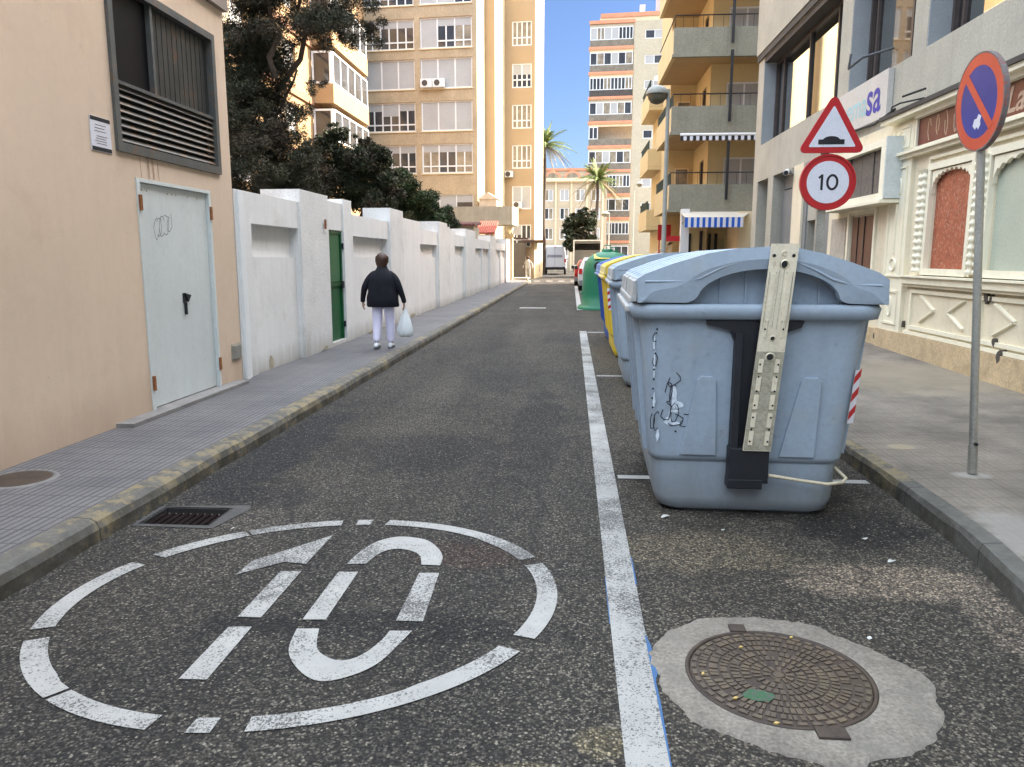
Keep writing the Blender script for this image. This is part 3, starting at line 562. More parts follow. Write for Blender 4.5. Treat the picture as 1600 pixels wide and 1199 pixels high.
for k in range(8):
    z = 2.615 + k * .0625; m = MB(); m.hexa([FL.p(6.70, z, -.005), FL.p(8.56, z, -.005), FL.p(8.56, z + .006, .0), FL.p(6.70, z + .006, .0), FL.p(6.70, z + .036, -.035), FL.p(8.56, z + .036, -.035), FL.p(8.56, z + .045, -.035), FL.p(6.70, z + .045, -.035)])
    m.build('louver_slat', LOUV, W_)
m = MB(); rr = random.Random(5)
for a in (7.0, 7.12, 7.14, 7.2, 7.22, 7.3): m.strip([(a, 2.52), (a + rr.uniform(-.01, .02), 2.33)], lambda x, z, d: FL.p(x, z, d), .008, .002)
split(m, 'rust_drip', mat('rust_stain', (.33, .2, .15), .9), T)
T2 = thing('wall_notice', (-3.95, 6.42, 2.62), 'small white notice with black corner bands on the pink wall', 'notice', world=True)
m = MB(); m.fb(FL, 6.28, 6.56, 2.48, 2.76, .001, .008); m.build('plate', SWH, T2)
m = MB()
for z0, z1 in ((2.725, 2.757), (2.483, 2.515)): m.fb(FL, 6.283, 6.557, z0, z1, .008, .0095)
split(m, 'band', RUBBER, T2)
m = MB(); rr = random.Random(9)
for k, z in enumerate((2.69, 2.665, 2.64, 2.60, 2.58, 2.56, 2.54)): m.fb(FL, 6.33 + rr.uniform(0, .03), 6.51 - rr.uniform(0, .04), z, z + .006, .008, .009)
m.build('print_line', FRAMEG, T2)
T2 = thing('meter_box', (-3.95, 8.8, .5), 'small grey utility box low on the corner of the pink wall', 'utility box', world=True)
m = MB(); m.cbox(-3.958, -3.93, 8.68, 8.88, .42, .58, .006); m.build('lid', GALV, T2); m = MB(); m.fb(FL, 8.66, 8.9, .40, .6, 0, .006); m.build('back_plate', CONC, T2)

# garden wall
T = thing('garden_wall', (-4.1, 30, 0), 'long white rendered garden wall with square pillars and a green gate', 'wall', world=True)
m = MB(); XB = -4.2
def gw(m, a0, a1, z0, z1, d0, d1): m.fb(FL, a0, a1, z0, z1, d0, d1)
panels = [(8.96, 11.15, 2.40), (13.84, 16.67, 2.37), (20.1, 22.84, 2.34), (26.2, 28.66, 2.38), (31.6, 37.4, 2.38), (40.2, 46.5, 2.4)]
for i, (a0, a1, zt) in enumerate(panels):
    n = max(1, round((a1 - a0) / 3.2)); 
    for k in range(n):
        b0 = a0 + (a1 - a0) * k / n; b1 = a0 + (a1 - a0) * (k + 1) / n
        s0 = b0 + (.46 if i == 0 else .08); s1 = b1 - .06
        gw(m, b0, b1, .0, zt, -.26, -.14)
        gw(m, b0, s0, .0, zt - .001, -.14, 0); gw(m, s1, b1, .0, zt - .001, -.14, 0)
        gw(m, s0, s1, zt - .38, zt - .002, -.14, -.005)
        gw(m, s0, s1, .0, 1.61, -.14, -.06)
m.build('panel_wall', WHITE, T)
m = MB(); m.fb(FL, 9.02, 9.1, .13, 2.39, 0, .03); m.fb(FL, 9.12, 9.2, .13, 2.39, 0, .012); m.build('pilaster_strip', mat('white_paint_bright', (.7, .72, .72), .7, .05, 2), T)
pillars = [(11.12, 12.42, 2.58, .03), (13.33, 13.84, 2.6, .01), (16.67, 17.95, 2.66, .05), (17.97, 20.1, 2.52, .02), (22.84, 24.9, 2.66, .05), (24.92, 26.2, 2.5, .01), (28.66, 31.6, 2.66, .05), (37.4, 40.2, 2.66, .05), (46.5, 49.2, 2.72, .05)]
for a0, a1, zt, d in pillars:
    m = MB(); m.fb(FL, a0, a1, 0, zt, -.55 if d > .025 else -.3, d); m.build('pillar', WHITER if d > .025 else WHITE, T)
m = MB(); gw(m, 12.45, 13.33, 2.06, 2.52, -.25, -.02); gw(m, 12.45, 13.33, 0, .19, -.3, .0); m.build('gate_lintel', WHITE, T)
G = MB(); G.fb(FL, 12.47, 13.31, .2, 2.04, -.09, -.06); G = G.build('gate', GGREEN, T)
m = MB(); m.fb(FL, 12.47, 12.53, .2, 2.05, -.06, -.03); m.fb(FL, 13.25, 13.31, .2, 2.05, -.06, -.03); m.fb(FL, 12.53, 13.25, 1.12, 1.18, -.06, -.035); m.fb(FL, 12.53, 13.25, 2.0, 2.05, -.06, -.035)
for k in range(5): m.fb(FL, 12.6 + k * .14, 12.615 + k * .14, 2.05, 2.2, -.05, -.035)
m.build('gate_frame', GGREEN, G)
m = MB(); m.fb(FL, 12.56, 13.2, 1.2, 1.98, -.06, -.05); m.build('mesh_panel', GGREENL, G)
m = MB()
for z in (.4, 1.75): m.fb(FL, 13.29, 13.36, z, z + .1, -.05, .0)
m.fb(FL, 13.2, 13.3, 1.08, 1.2, -.035, .0); split(m, 'hinge', BLACK, G)
m = MB(); m.fb(FL, 12.15, 12.2, 2.05, 2.2, .05, .07); m.build('doorbell', RUST, T)
rr = random.Random(12); m = MB()
for (a, z, sa, sz) in ((10.0, .2, .12, .16), (12.0, .18, .2, .05), (18.9, .2, .5, .05), (15, .16, .5, .05), (9.35, .16, .25, .05)):
    q = [(a + sa * (.5 + .3 * rr.random()) * math.cos(t), z + sz * (.5 + .3 * rr.random()) * math.sin(t)) for t in [2 * math.pi * k / 9 for k in range(9)]]
    m.prism(q, lambda x, y, d: FL.p(x, y, d), -.07 if a < 11 and z > .1 else .04, (-.057 if a < 11 else .054) if a != 18.9 and a != 15 else .024)
split(m, 'damp_patch', mat('exposed_mortar', (.36, .32, .24), .95, .25, 12, bs=.6), T)
T = thing('gate_pillar', (-4.05, 53, 0), 'sunlit cream gate pillar with a lamp on top at the end of the white wall', 'pillar', world=True)
m = MB(); m.box(-4.35, -3.95, 52.2, 52.7, 0, 3.0); m.box(-4.45, -3.85, 52.1, 52.8, 3.0, 3.16); m.build('shaft', CREAMW, T)
m = MB(); m.lathe([(.03, 0), (.06, .12), (.24, .3), (.26, .6), (.16, .85), (.04, .95)], (-4.15, 52.45, 3.16), 12); m.build('lamp_globe', mat('cream_globe', (.7, .66, .5), .4), T)

# sheds with tiled roofs behind the wall
for (x0, x1, y0, y1, zw, zr, mt, lab) in ((-6.7, -4.95, 40, 42.5, 3.2, 3.45, mat('dark_red_tiles', (.10, .035, .03), .8, .2, 3), 'dark red tiled shed roof showing over the white wall'), (-5.65, -4.5, 45.5, 48, 2.95, 3.75, mat('red_tiles', (.30, .075, .05), .8, .15, 3), 'small bright red roofed shed over the far end of the white wall')):
    S = thing('shed', ((x0 + x1) / 2, y0, 0), lab, 'shed', world=True)
    m = MB(); m.box(x0 + .1, x1 - .1, y0 + .1, y1, 0, zw - .01); m.build('wall', CONC, S)
    m = MB(); m.hexa([(x0, y0 - .1, zw), (x1, y0 - .1, zw), (x1, y1, zr - .08), (x0, y1, zr - .08), (x0, y0 - .1, zw + .09), (x1, y0 - .1, zw + .09), (x1, y1, zr + .05), (x0, y1, zr + .05)]); 
    for k in range(9): xx = x0 + (x1 - x0) * (k + .5) / 9; m.tube([(xx, y0 - .12, zw + .09), (xx, y1, zr + .06)], .045, 6)
    m.build('roof', mt, S)

# ---------------------------------------------------------------- left apartment block (bright +X sides, stepped back)
c5, s5 = math.cos(R(5)), math.sin(R(5))
def FM(px, py): return Fr((px, py, 0), (c5, -s5, 0), (-s5, -c5, 0))     # local a along the facade, front faces the street
T = thing('apartment_block', (-8, 56, 0), 'tan brick apartment block with glazed terraces and sunlit cream edges', 'building', world=True)
O = Vector((-6.5, 54, 0)); U = Vector((c5, -s5, 0)); Bk = Vector((s5, c5, 0))
def LP(a, y): return O + U * a + Bk * y
F1 = Fr(O, U, -Bk)
levels = [4.62, 7.36, 10.18, 12.96, 15.55, 18.35]; H = 22.0
ops = []
for z in levels[1:]:
    ops += [(-7.9, -4.32, z, z + 1.95), (-3.92, -.32, z, z + 1.98)]
ops += [(-3.92, -.32, 4.75, 5.95), (-7.9, -4.32, 4.75, 5.95)]
m = MB(); facade(m, F1, -9.5, 0, 0, H, ops, .22); m.build('brick_wall', BRICK1, T)
bays = {7.36: ('ggg', 'cgc'), 10.18: ('ghg', 'bbb'), 12.96: ('bbb', 'bbb'), 15.55: ('cgg', 'bgc'), 18.35: ('hhg', 'bbh')}
for z in levels[1:]:
    l, r_ = bays[z]
    window(T, F1, -7.9, -4.32, z, z + 1.95, -.14, l, .09, split=1, low=.35, top=.26)
    window(T, F1, -3.92, -.32, z, z + 1.98, -.14, r_, .09, split=1, low=.35, top=.26)
window(T, F1, -3.92, -.32, 4.75, 5.95, -.14, 'hbh', .06); window(T, F1, -7.9, -4.32, 4.75, 5.95, -.14, 'hbh', .06)
m = MB()
for z in levels[1:]:
    m.fb(F1, -7.95, -4.27, z - .06, z, 0, .06); m.fb(F1, -3.97, -.27, z - .06, z, 0, .06)
split(m, 'window_sill', CREAMW, T)
ac_unit(T, F1, -3.45, 13.0, .05); ac_unit(T, F1, -2.6, 13.0, .05)
# sunlit side returns and stepped fronts
def side(m, a, y0, y1, z0=0.0, z1=H):
    p, q = LP(a, y0), LP(a, y1); m.add([(p.x, p.y, z0), (q.x, q.y, z0), (q.x, q.y, z1), (p.x, p.y, z1)], [(0, 1, 2, 3)])
m = MB(); side(m, 0, 0, 2.75); side(m, .716, 2.75, 6.85); side(m, 3.02, 6.85, 12); m.build('side_return', mat('cream_render_side', (.52, .44, .28), .85, .04, 1), T)
F2 = Fr(LP(0, 2.75), U, -Bk); F3 = Fr(LP(.716, 6.85), U, -Bk)
m = MB(); facade(m, F2, 0, .716, 0, H); m.build('stair_tower_wall', mat('orange_brick', (.36, .265, .165), .9, .05, .5), T)
ops = []; zz = [17.25, 14.25, 11.3, 8.35, 5.3, 2.4]
for k, z in enumerate(zz): ops.append((.55, 2.05, z, z + 1.75))
m = MB(); facade(m, F3, 0, 2.304, 0, H, ops, .15); m.build('rear_wall', mat('orange_brick', (.36, .265, .165)), T)
for k, z in enumerate(zz): window(T, F3, .55, 2.05, z, z + 1.75, -.08, ['cc', 'hh', 'cc', 'cc', 'bb', 'hg'][k], .09, split=1, low=.45)
ac_unit(T, F3, .35, 7.7, .05, .6, .45); ac_unit(T, F3, 1.0, 5.4, .05, .6, .45)
m = MB(); p = [LP(-9.5, 0), LP(0, 0), LP(0, 2.75), LP(.716, 2.75), LP(.716, 6.85), LP(3.02, 6.85), LP(3.02, 12), LP(-9.5, 12)]
m.add([(q.x, q.y, H) for q in p], [tuple(range(8))]); side(m, -9.5, 0, 12); m.build('roof', CONC, T)
m = MB(); m.fb(F1, -3.2, 2.9, 3.72, 4.9, .4, 3.0); m.build('terrace_parapet', CONC, T)
F2b = Fr(LP(-.1, 0), U, -Bk)
m = MB(); m.fb(F2b, .3, 1.5, 4.9, 5.55, -.9, .5); m.prism([(.2, 5.551), (1.6, 5.551), (.9, 6.0)], lambda a, z, d: F2b.p(a, z, d), -.9, .6); m.build('stair_porch', mat('porch_render', (.46, .38, .3), .9), T)
m = MB(); m.box(-3.9, -2.0, 60, 62.5, 2.75, 2.95); m.box(-4.2, -3.2, 57.2, 59.5, 2.96, 3.05); m.build('canopy', mat('dark_canopy', (.06, .035, .03), .8), T)
m = MB(); m.box(-5.2, -3.55, 60.0, 61.8, .12, 2.74); m.build('shop_shutter', mat('shutter_grey', (.11, .10, .095), .7), T)

# ---- left wing parallel to the street, beyond the trees
FW = Fr((-14, 0, 0), (0, 1, 0), (1, 0, 0))
T = thing('terrace_block', (-16, 42, 0), 'peach coloured block with a white glazed balcony half hidden behind the trees', 'building', world=True)
lv = [1.0, 3.95, 6.9, 9.85, 12.8, 15.75]; ops = []
for z in lv:
    for a in (30.5, 36.5): ops.append((a, a + 3.4, z + .9, z + 2.3))
m = MB(); facade(m, FW, 18, 53.6, 0, 20, ops, .3); m.box(-25, -14.31, 18, 53.6, 0, 20.01); m.build('wall', PEACH, T)
for z in lv:
    for a in (30.5, 36.5): window(T, FW, a, a + 3.4, z + .9, z + 2.3, -.2, 'gcb', .09)
m = MB()
for z in lv: m.fb(FW, 18, 53.5, z + 2.75, z + 3.1, .0, .12)
m.build('floor_band', PEACHB, T)
for z in (7.0, 9.95, 12.9):
    B = MB(); B.fb(FW, 42.2, 49.5, z - .15, z + .05, .12, 1.2); B.fb(FW, 42.2, 49.5, z + .05, z + .85, 1.1, 1.2); B.fb(FW, 42.2, 42.3, z + .05, z + .85, .0, 1.1); B = B.build('balcony', PEACH, T)
    window(B, Fr((-12.85, 0, 0), (0, 1, 0), (1, 0, 0)), 42.3, 49.4, z + .85, z + 2.5, 0, 'ggggg', .1)
    window(B, Fr((-14, 42.25, 0), (1, 0, 0), (0, -1, 0)), .05, 1.1, z + .85, z + 2.5, 0, 'g', .1)

# ================================================================== RIGHT SIDE: grey building
FR = Fr((4.9, 0, 0), (0, 1, 0), (-1, 0, 0))
MIRROR = mat('reflective_glass', (.40, .395, .37), .03, .03, 1, 0, metal=1.0)
GLASSB = mat('bluish_jamb', (.27, .285, .295), .6, .06, 2); DGREY = mat('dark_grey_panel', (.075, .075, .08), .6, .15, 3); MGREY = mat('mid_grey_panel', (.17, .18, .185), .5, .1, 3)
BRZ = mat('bronze_mullion', (.06, .045, .04), .4, .2, 8); SOFF = mat('dark_soffit', (.07, .06, .05), .9, .15, 3)
T = thing('grey_building', (8, 5, 0), 'grey rendered corner building with wide reflecting first floor windows', 'building', world=True)
ops = [(15.4, 21.3, 4.5, 6.68), (12.2, 14.85, 4.5, 6.68), (4.0, 11.75, 4.5, 6.68), (-6, 3.2, 4.5, 6.68),
       (20.3, 21.4, .1, 3.58), (18.06, 19.8, .1, 3.58), (15.95, 16.8, .1, 2.36)]
m = MB(); facade(m, FR, -12, 21.9, 0, 14.5, ops, .42)
m.box(5.35, 22, -12, 21.9, 0, 14.49); m.box(9, 12, 21.91, 33.5, 0, 14.4); m.build('wall', GREYF, T)  # last box: unseen block added to stop sun leaking through the alley
m = MB(); m.fb(FR, -12, 21.95, 6.85, 14.5, .0, .06); m.build('upper_wall_band', GREYF, T)
m = MB(); m.fb(FR, -12, 21.93, 6.69, 6.85, .0, .04); m.build('dark_strip', SOFF, T)  # dark strip along the foot of the upper wall band
for o in ops[:4]:
    m = MB(); m.fb(FR, o[0], o[1], 6.55, 6.679, -.42, -.01); m.build('window_soffit', SOFF, T)
    m = MB(); m.fb(FR, o[1] - .03, o[1] - .001, 4.5, 6.55, -.41, -.005); m.build('window_jamb', GLASSB, T)
for o, mull in ((ops[0], (18.43, 16.57)), (ops[1], (13.05,)), (ops[2], (9.8, 8, 6)), (ops[3], (0,))):
    a0, a1, z0, z1 = o; m = MB(); m.fb(FR, a0, a1 - .03, z0, z0 + .05, -.40, -.30); m.fb(FR, a0, a1 - .03, z1 - .19, z1 - .13, -.40, -.30)
    m.fb(FR, a1 - .10, a1 - .03, z0 + .05, z1 - .19, -.40, -.30)
    m.fb(FR, a1 - (.34 if a1 < 21 else .75), a1 - (.27 if a1 < 21 else .66), z0 + .05, z1 - .19, -.38, -.32)
    for q in mull: m.fb(FR, q - .035, q + .035, z0 + .05, z1 - .19, -.38, -.31)
    f = m.build('window', BRZ, T)
    m = MB(); m.fb(FR, a0, a1 - .1, z0 + .05, z1 - .19, -.38, -.36); m.build('pane', MIRROR, f)
# ground floor openings
m = MB(); m.fb(FR, 20.3, 21.4, .1, 3.58, -.40, -.33); m.build('dark_recess_panel', DGREY, T)
m = MB(); m.fb(FR, 18.15, 19.75, .1, 3.2, -.35, -.24); m.fb(FR, 18.15, 19.75, 3.24, 3.56, -.35, -.27); m.build('grey_entrance_panel', MGREY, T)
m = MB(); m.fb(FR, 18.07, 18.14, .1, 3.5, -.3, -.02); m.build('downpipe', DGREY, T)
m = MB(); m.fb(FR, 15.98, 16.7, .1, 2.3, -.38, -.3); d_ = m.build('door', BLACKG, T); m = MB(); m.fb(FR, 16.3, 16.36, .2, 2.3, -.3, -.26); m.build('door_frame', MGREY, d_)
m = MB(); m.fb(FR, 17.05, 17.75, .1, 3.57, 0, .07); m.build('pier', CREAM, T)
m = MB(); m.fb(FR, 16.82, 17.04, .1, 3.57, 0, .03); m.fb(FR, 15.25, 15.93, .1, 2.6, 0, .05); split(m, 'grey_pier', MGREY, T)
m = MB(); m.fb(FR, 15.25, 15.93, 2.602, 2.66, 0, .08); m.build('pier_cap', CREAM, T)
S = thing('security_camera', (4.8, 18.0, 3.5), 'small pale security camera high on the grey wall beside the red signs', 'camera', world=True)
m = MB(); m.fb(FR, 17.8, 18.1, 3.42, 3.55, .0, .1); m.build('bracket', GALV, S); m = MB(); m.tube([FR.p(18.1, 3.5, .12), FR.p(17.6, 3.42, .28)], .06, 10); m.build('camera_body', WFR, S)
m = MB(); m.tube([FR.p(17.59, 3.42, .283), FR.p(17.57, 3.415, .288)], .05, 10); m.build('lens', BLACK, S)
# company sign
S = thing('company_sign', (4.85, 14, 4.1), 'long white signboard with pale blue and dark blue lettering on the grey wall', 'sign', world=True)
m = MB(); m.fb(FR, 12.78, 15.15, 3.76, 4.47, .005, .09); m.build('board', mat('sign_board', (.50, .47, .43), .6, .06, 3, stain=[(9, (.5, .36, .33), .6, .7, .4)]), S)
SF = lambda ac, zc: (lambda x, y, d: FR.p(ac - x, zc + y, .091 + d))
text('sa', .76, SF(13.32, 4.13), 'lettering_dark', mat('sign_navy', (.015, .02, .3), .5), S, bold=.012)
text('ema', .56, SF(14.08, 4.10), 'lettering_pale', mat('sign_cyan', (.27, .47, .52), .5), S, bold=.004)
text('é', .50, SF(14.85, 4.10), 'lettering_mark', MATS['sign_navy'], S)
m = MB(); m.tube([FR.p(12.75, 4.75, .05), FR.p(12.75, 4.62, .5), FR.p(13.3, 4.58, .52), FR.p(13.3, 4.8, .5)], .02, 6); m.build('bracket_arm', DGREY, S)

# ------------------------------------------------------------------ beige shopfront
T = thing('shopfront', (4.8, 9, 0), 'cream carved shopfront with maroon fascia and scalloped window frames', 'shopfront', world=True)
wo = [(9.92, 10.98, 1.44, 2.74), (7.5, 9.47, 1.44, 2.74), (5.2, 7.0, 1.44, 2.74), (12.93, 14.04, .13, 2.31)]
FS = Fr((4.84, 0, 0), (0, 1, 0), (-1, 0, 0))
m = MB(); facade(m, FS, 2.0, 15.24, .02, 3.6, wo, .05); m.build('wall', CREAM, T)
m = MB(); m.fb(FS, 2, 12.45, .05, .52, .0, .075); m.fb(FS, 12.5, 12.9, .05, .5, .0, .05); m.fb(FS, 14.08, 15.2, .05, .5, 0, .05); split(m, 'plinth', PLINTH, T)
def mould(m, fr, a0, a1, z0, z1, wd, d0, d1):
    m.fb(fr, a0, a1, z1 - wd, z1, d0, d1); m.fb(fr, a0, a1, z0, z0 + wd, d0, d1); m.fb(fr, a0, a0 + wd, z0 + wd, z1 - wd, d0, d1 - .003); m.fb(fr, a1 - wd, a1, z0 + wd, z1 - wd, d0, d1 - .003)
# fascia
m = MB(); m.fb(FS, 2, 11.52, 3.12, 3.55, .0, .04); m.build('fascia_panel', MAROON, T)
m = MB(); m.fb(FS, 2, 12.5, 3.56, 3.62, 0, .2); m.fb(FS, 2, 11.5, 3.5, 3.559, 0, .12); m.fb(FS, 2, 12.46, 3.0, 3.05, 0, .11); m.fb(FS, 2, 12.42, 3.051, 3.09, 0, .16); m.fb(FS, 2, 11.52, 3.091, 3.125, 0, .08); m.fb(FS, 11.52, 11.58, 3.1, 3.5, 0, .07); m.build('cornice', CREAML, T)
m = MB(); m.fb(FS, 2, 12.5, 3.621, 3.68, .0, .23); m.build('fascia_flashing', SOFF, T)
GOLD = mat('sign_gold_lettering', (.42, .30, .22), .5, .2, 20)
text('La', .40, lambda x, y, d: FS.p(9.33 - x, 3.30 + y, .042 + d), 'fascia_lettering', GOLD, T, bold=.006, align='LEFT', shear=.25)
m = MB(); rr = random.Random(21)
for k in range(7): scrib(m, lambda a, z, d: FS.p(a, z, .041 + d), 9.75 + k * .24, 3.32, .13, .3, 1, .022, rr, .002)
m.build('fascia_ornament', GOLD, T)
# pilasters
for a0, a1 in ((11.62, 12.36), (7.05, 7.4)):
    P = MB(); P.fb(FS, a0, a1, .5, 3.0, .0, .06); P.fb(FS, a0, a1, 3.13, 3.5, .0, .06); P = P.build('pilaster', CREAML, T)
    m = MB(); am = (a0 + a1) / 2; w2 = (a1 - a0) / 2
    mould(m, FS, a0 + .1, a1 - .1, 1.32, 2.9, .025, .06, .085); mould(m, FS, a0 + .12, a1 - .12, .62, 1.12, .03, .06, .08); mould(m, FS, a0 + .1, a1 - .1, 3.16, 3.46, .02, .06, .075)
    for zc, ra, rz in ((3.31, .12, .12), (2.62, .12, .17), (1.5, .12, .1), (.88, .07, .16)):
        q = [(am + ra * math.cos(t), zc + rz * math.sin(t)) for t in [2 * math.pi * k / 18 for k in range(19)]]; 
        for i in range(18):
            (x, y), (u, v) = q[i], q[i + 1]; cx, cy = am, zc
            m.add([FS.p(x, y, .062), FS.p(u, v, .062), FS.p(cx + (u - cx) * .86, cy + (v - cy) * .86, .083), FS.p(cx + (x - cx) * .86, cy + (y - cy) * .86, .083), FS.p(cx + (u - cx) * .7, cy + (v - cy) * .7, .062), FS.p(cx + (x - cx) * .7, cy + (y - cy) * .7, .062)], [(0, 1, 2, 3), (3, 2, 4, 5)])
    m.fb(FS, am - .02, am + .02, 1.66, 2.38, .06, .08); m.build('carved_moulding', CREAML, P)
# windows with scalloped heads
def scallop(a0, a1, z0, z1, n=13):
    """outline of the scalloped opening head, from left springing to right"""
    am = (a0 + a1) / 2; r = (a1 - a0) / 2; zs = z1 - .30; pts = []
    for k in range(n + 1):
        t = math.pi * (1 - k / n); ax = am + r * .97 * math.cos(t); az = zs + .26 * math.sin(t) ** .7 if math.sin(t) > 1e-6 else zs; pts.append((ax, az))
    out = []
    for i in range(n):
        (x, y), (u, v) = pts[i], pts[i + 1]
        for j in range(4):
            f = j / 4; b = math.sin(math.pi * f) * .035; out.append((x + (u - x) * f, y + (v - y) * f + b))
    out.append(pts[-1]); return out
for (a0, a1, z0, z1), mt, nm in ((wo[0], ORANGEC, 'curtain'), (wo[1], GREENC, 'blind'), (wo[2], GREENC, 'blind')):
    Wn = MB(); mould(Wn, FS, a0 - .09, a1 + .09, z0 - .07, z1 + .1, .085, .0, .07)
    mould(Wn, FS, a0 - .14, a1 + .14, z0 - .071, z1 + .2, .04, .0, .045)
    sc_ = scallop(a0, a1, z0, z1); 
    for i in range(len(sc_) - 1):
        (x, y), (u, v) = sc_[i], sc_[i + 1]
        Wn.hexa([FS.p(x, y, .0), FS.p(u, v, .0), FS.p(u, v, .045), FS.p(x, y, .045), FS.p(x, z1, .0), FS.p(u, z1, .0), FS.p(u, z1, .045), FS.p(x, z1, .045)])
    Wn = Wn.build('window', CREAML, T)
    m = MB(); m.fb(FS, a0, a1, z0, z1, -.049, -.03); m.build(nm, mt, Wn)
for a in (9.56, 9.72, 11.12, 11.22, 4.9):
    m = MB(); pts = [FS.p(a, 1.4 + k * .02, .07 ) for k in range(70)]; m.tube(pts, [.045 + .014 * math.sin(k * 1.3) for k in range(70)], 8); m.build('beaded_column', CREAML, T)
m = MB(); m.fb(FS, 2, 11.58, 1.2, 1.24, 0, .08); m.fb(FS, 2, 11.57, 1.241, 1.33, 0, .12); m.fb(FS, 2, 11.56, 1.331, 1.355, 0, .16); m.build('sill', CREAML, T)
Wp = MB()
for a0, a1 in ((9.55, 11.4), (7.5, 9.5), (5, 7)):
    mould(Wp, FS, a0, a1, .6, 1.16, .05, .0, .035)
    for sx, ac in ((1, a1 - .52), (-1, a0 + .52)):
        tip = (ac - sx * .22, .9)
        for zz_ in (.72, 1.08):
            st = (ac + sx * .2, zz_); q = []
            dx, dz = tip[0] - st[0], tip[1] - st[1]; L = math.hypot(dx, dz); nx, nz = -dz / L * .02, dx / L * .02
            Wp.hexa([FS.p(st[0] + nx, st[1] + nz, 0), FS.p(tip[0] + nx, tip[1] + nz, 0), FS.p(tip[0] - nx, tip[1] - nz, 0), FS.p(st[0] - nx, st[1] - nz, 0), FS.p(st[0] + nx * .5, st[1] + nz * .5, .035), FS.p(tip[0] + nx * .5, tip[1] + nz * .5, .035), FS.p(tip[0] - nx * .5, tip[1] - nz * .5, .035), FS.p(st[0] - nx * .5, st[1] - nz * .5, .035)])
Wp.fb(FS, 2, 11.5, .525, .57, 0, .05); Wp.build('wainscot_moulding', CREAML, T)
for a, z, s in ((11.55, .64, .035), (9.36, 1.14, .05), (9.25, 1.13, .03), (9.1, .66, .05), (12.47, .38, .035), (8.9, .5, .06)):
    m = MB(); q = [(a + s * random.uniform(.5, 1.2) * math.cos(t), z + s * random.uniform(.6, 1.8) * math.sin(t)) for t in [2 * math.pi * k / 7 for k in range(7)]]; m.prism(q, lambda x, y, d: FS.p(x, y, d), .0, .04 if z > .52 else .077); m.build('broken_moulding', SOFF, T)
# brown door bay
m = MB(); m.fb(FS, 12.96, 14.01, .13, 2.28, -.049, -.02); d_ = m.build('door', BROWN, T)
m = MB(); m.fb(FS, 13.42, 13.45, .13, 2.28, -.02, -.008); m.fb(FS, 13.72, 13.74, .13, 2.28, -.02, -.008); m.build('door_joint', RUBBER, d_)
m = MB(); mould(m, FS, 12.86, 14.12, .5, 2.42, .07, .0, .04); m.build('door_surround', CREAML, T)
m = MB(); m.fb(FS, 14.25, 15.0, .5, 2.3, .0, .02); m.build('plaster_panel', mat('rough_plaster', (.42, .37, .30), .95, .12, 8, bs=.8, bd=.01, bscale=25), T)
B = MB(); mould(B, FS, 11.98, 14.7, 2.45, 3.32, .1, .0, .30); B.fb(FS, 11.96, 12.12, 2.452, 3.318, .0, .301); B.fb(FS, 11.94, 14.72, 2.40, 2.449, 0, .34); B = B.build('shutter_box', CREAML, T)
m = MB(); m.fb(FS, 12.12, 14.62, 2.55, 3.22, .0, .18); m.build('box_recess', RUBBER, B)
m = MB()
for k in range(5): m.fb(FS, 12.14 + k * .5, 12.60 + k * .5, 2.56, 3.21, .18, .20 + .01 * (k % 2))
m.build('grille_panel', mat('grille_brown', (.12, .1, .085), .8, .25, 14, bs=.5), B)
m = MB(); m.box(4.54, 4.835, 11.925, 11.955, 2.46, 3.34); m.build('side_plate', mat('pale_side_plate', (.55, .58, .56), .6, .08, 5), B)
for nm, pts, r in (('cable', [FR.p(12.0, 3.72, .26), FR.p(12.9, 3.66, .2), FR.p(13.8, 3.7, .2), FR.p(15.1, 3.66, .1)], .02), ('cable', [FR.p(11.2, 3.72, .2), FR.p(11.6, 3.73, .35), FR.p(12.0, 3.75, .3), FR.p(12.3, 3.72, .2)], .012), ('cable', [FR.p(10.9, 3.78, .32), FR.p(11.5, 3.8, .36)], .015)):
    m = MB(); m.tube(pts, r, 6); m.build(nm, RUBBER, T)

# ================================================================== yellow apartment building with balconies
T = thing('yellow_building', (6, 33, 0), 'yellow apartment building with grey concrete corner balconies and awnings', 'building', world=True)
HB = 18.6
FF = Fr((0, 33.6, 0), (1, 0, 0), (0, -1, 0)); FSd = Fr((5.6, 0, 0), (0, 1, 0), (-1, 0, 0))
lv = [3.52, 6.5, 9.4, 12.3, 15.2]
ops = [(6.25, 7.7, z + .3, z + 2.2) for z in lv] + [(5.1, 5.5, .1, 2.3), (5.6, 6.4, .1, 2.4)]
m = MB(); facade(m, FF, 5.6, 24, 0, HB, [o for o in ops if o[0] >= 5.6], .15)
sops = [(34.6, 35.6, z + .2, z + 2.25) for z in lv]; facade(m, FSd, 33.6, 37.5, 0, HB, sops, .15)
m.add([(5.6, 33.6, HB), (24, 33.6, HB), (24, 50, HB), (5.6, 50, HB)], [(0, 1, 2, 3)]); m.box(23, 24, 14, 33.7, 0, 14); m.build('wall', YELL, T)  # last box: unseen wall added to keep sun out of the alley
m = MB(); m.box(4.45, 7.2, 37.5, 41.8, 0, HB - .01); m.box(4.45, 7.2, 41.8, 45.2, 0, 9.0); m.box(7.19, 24, 37.51, 51, 0, HB - .02); m.build('rear_wing_wall', YELL, T)
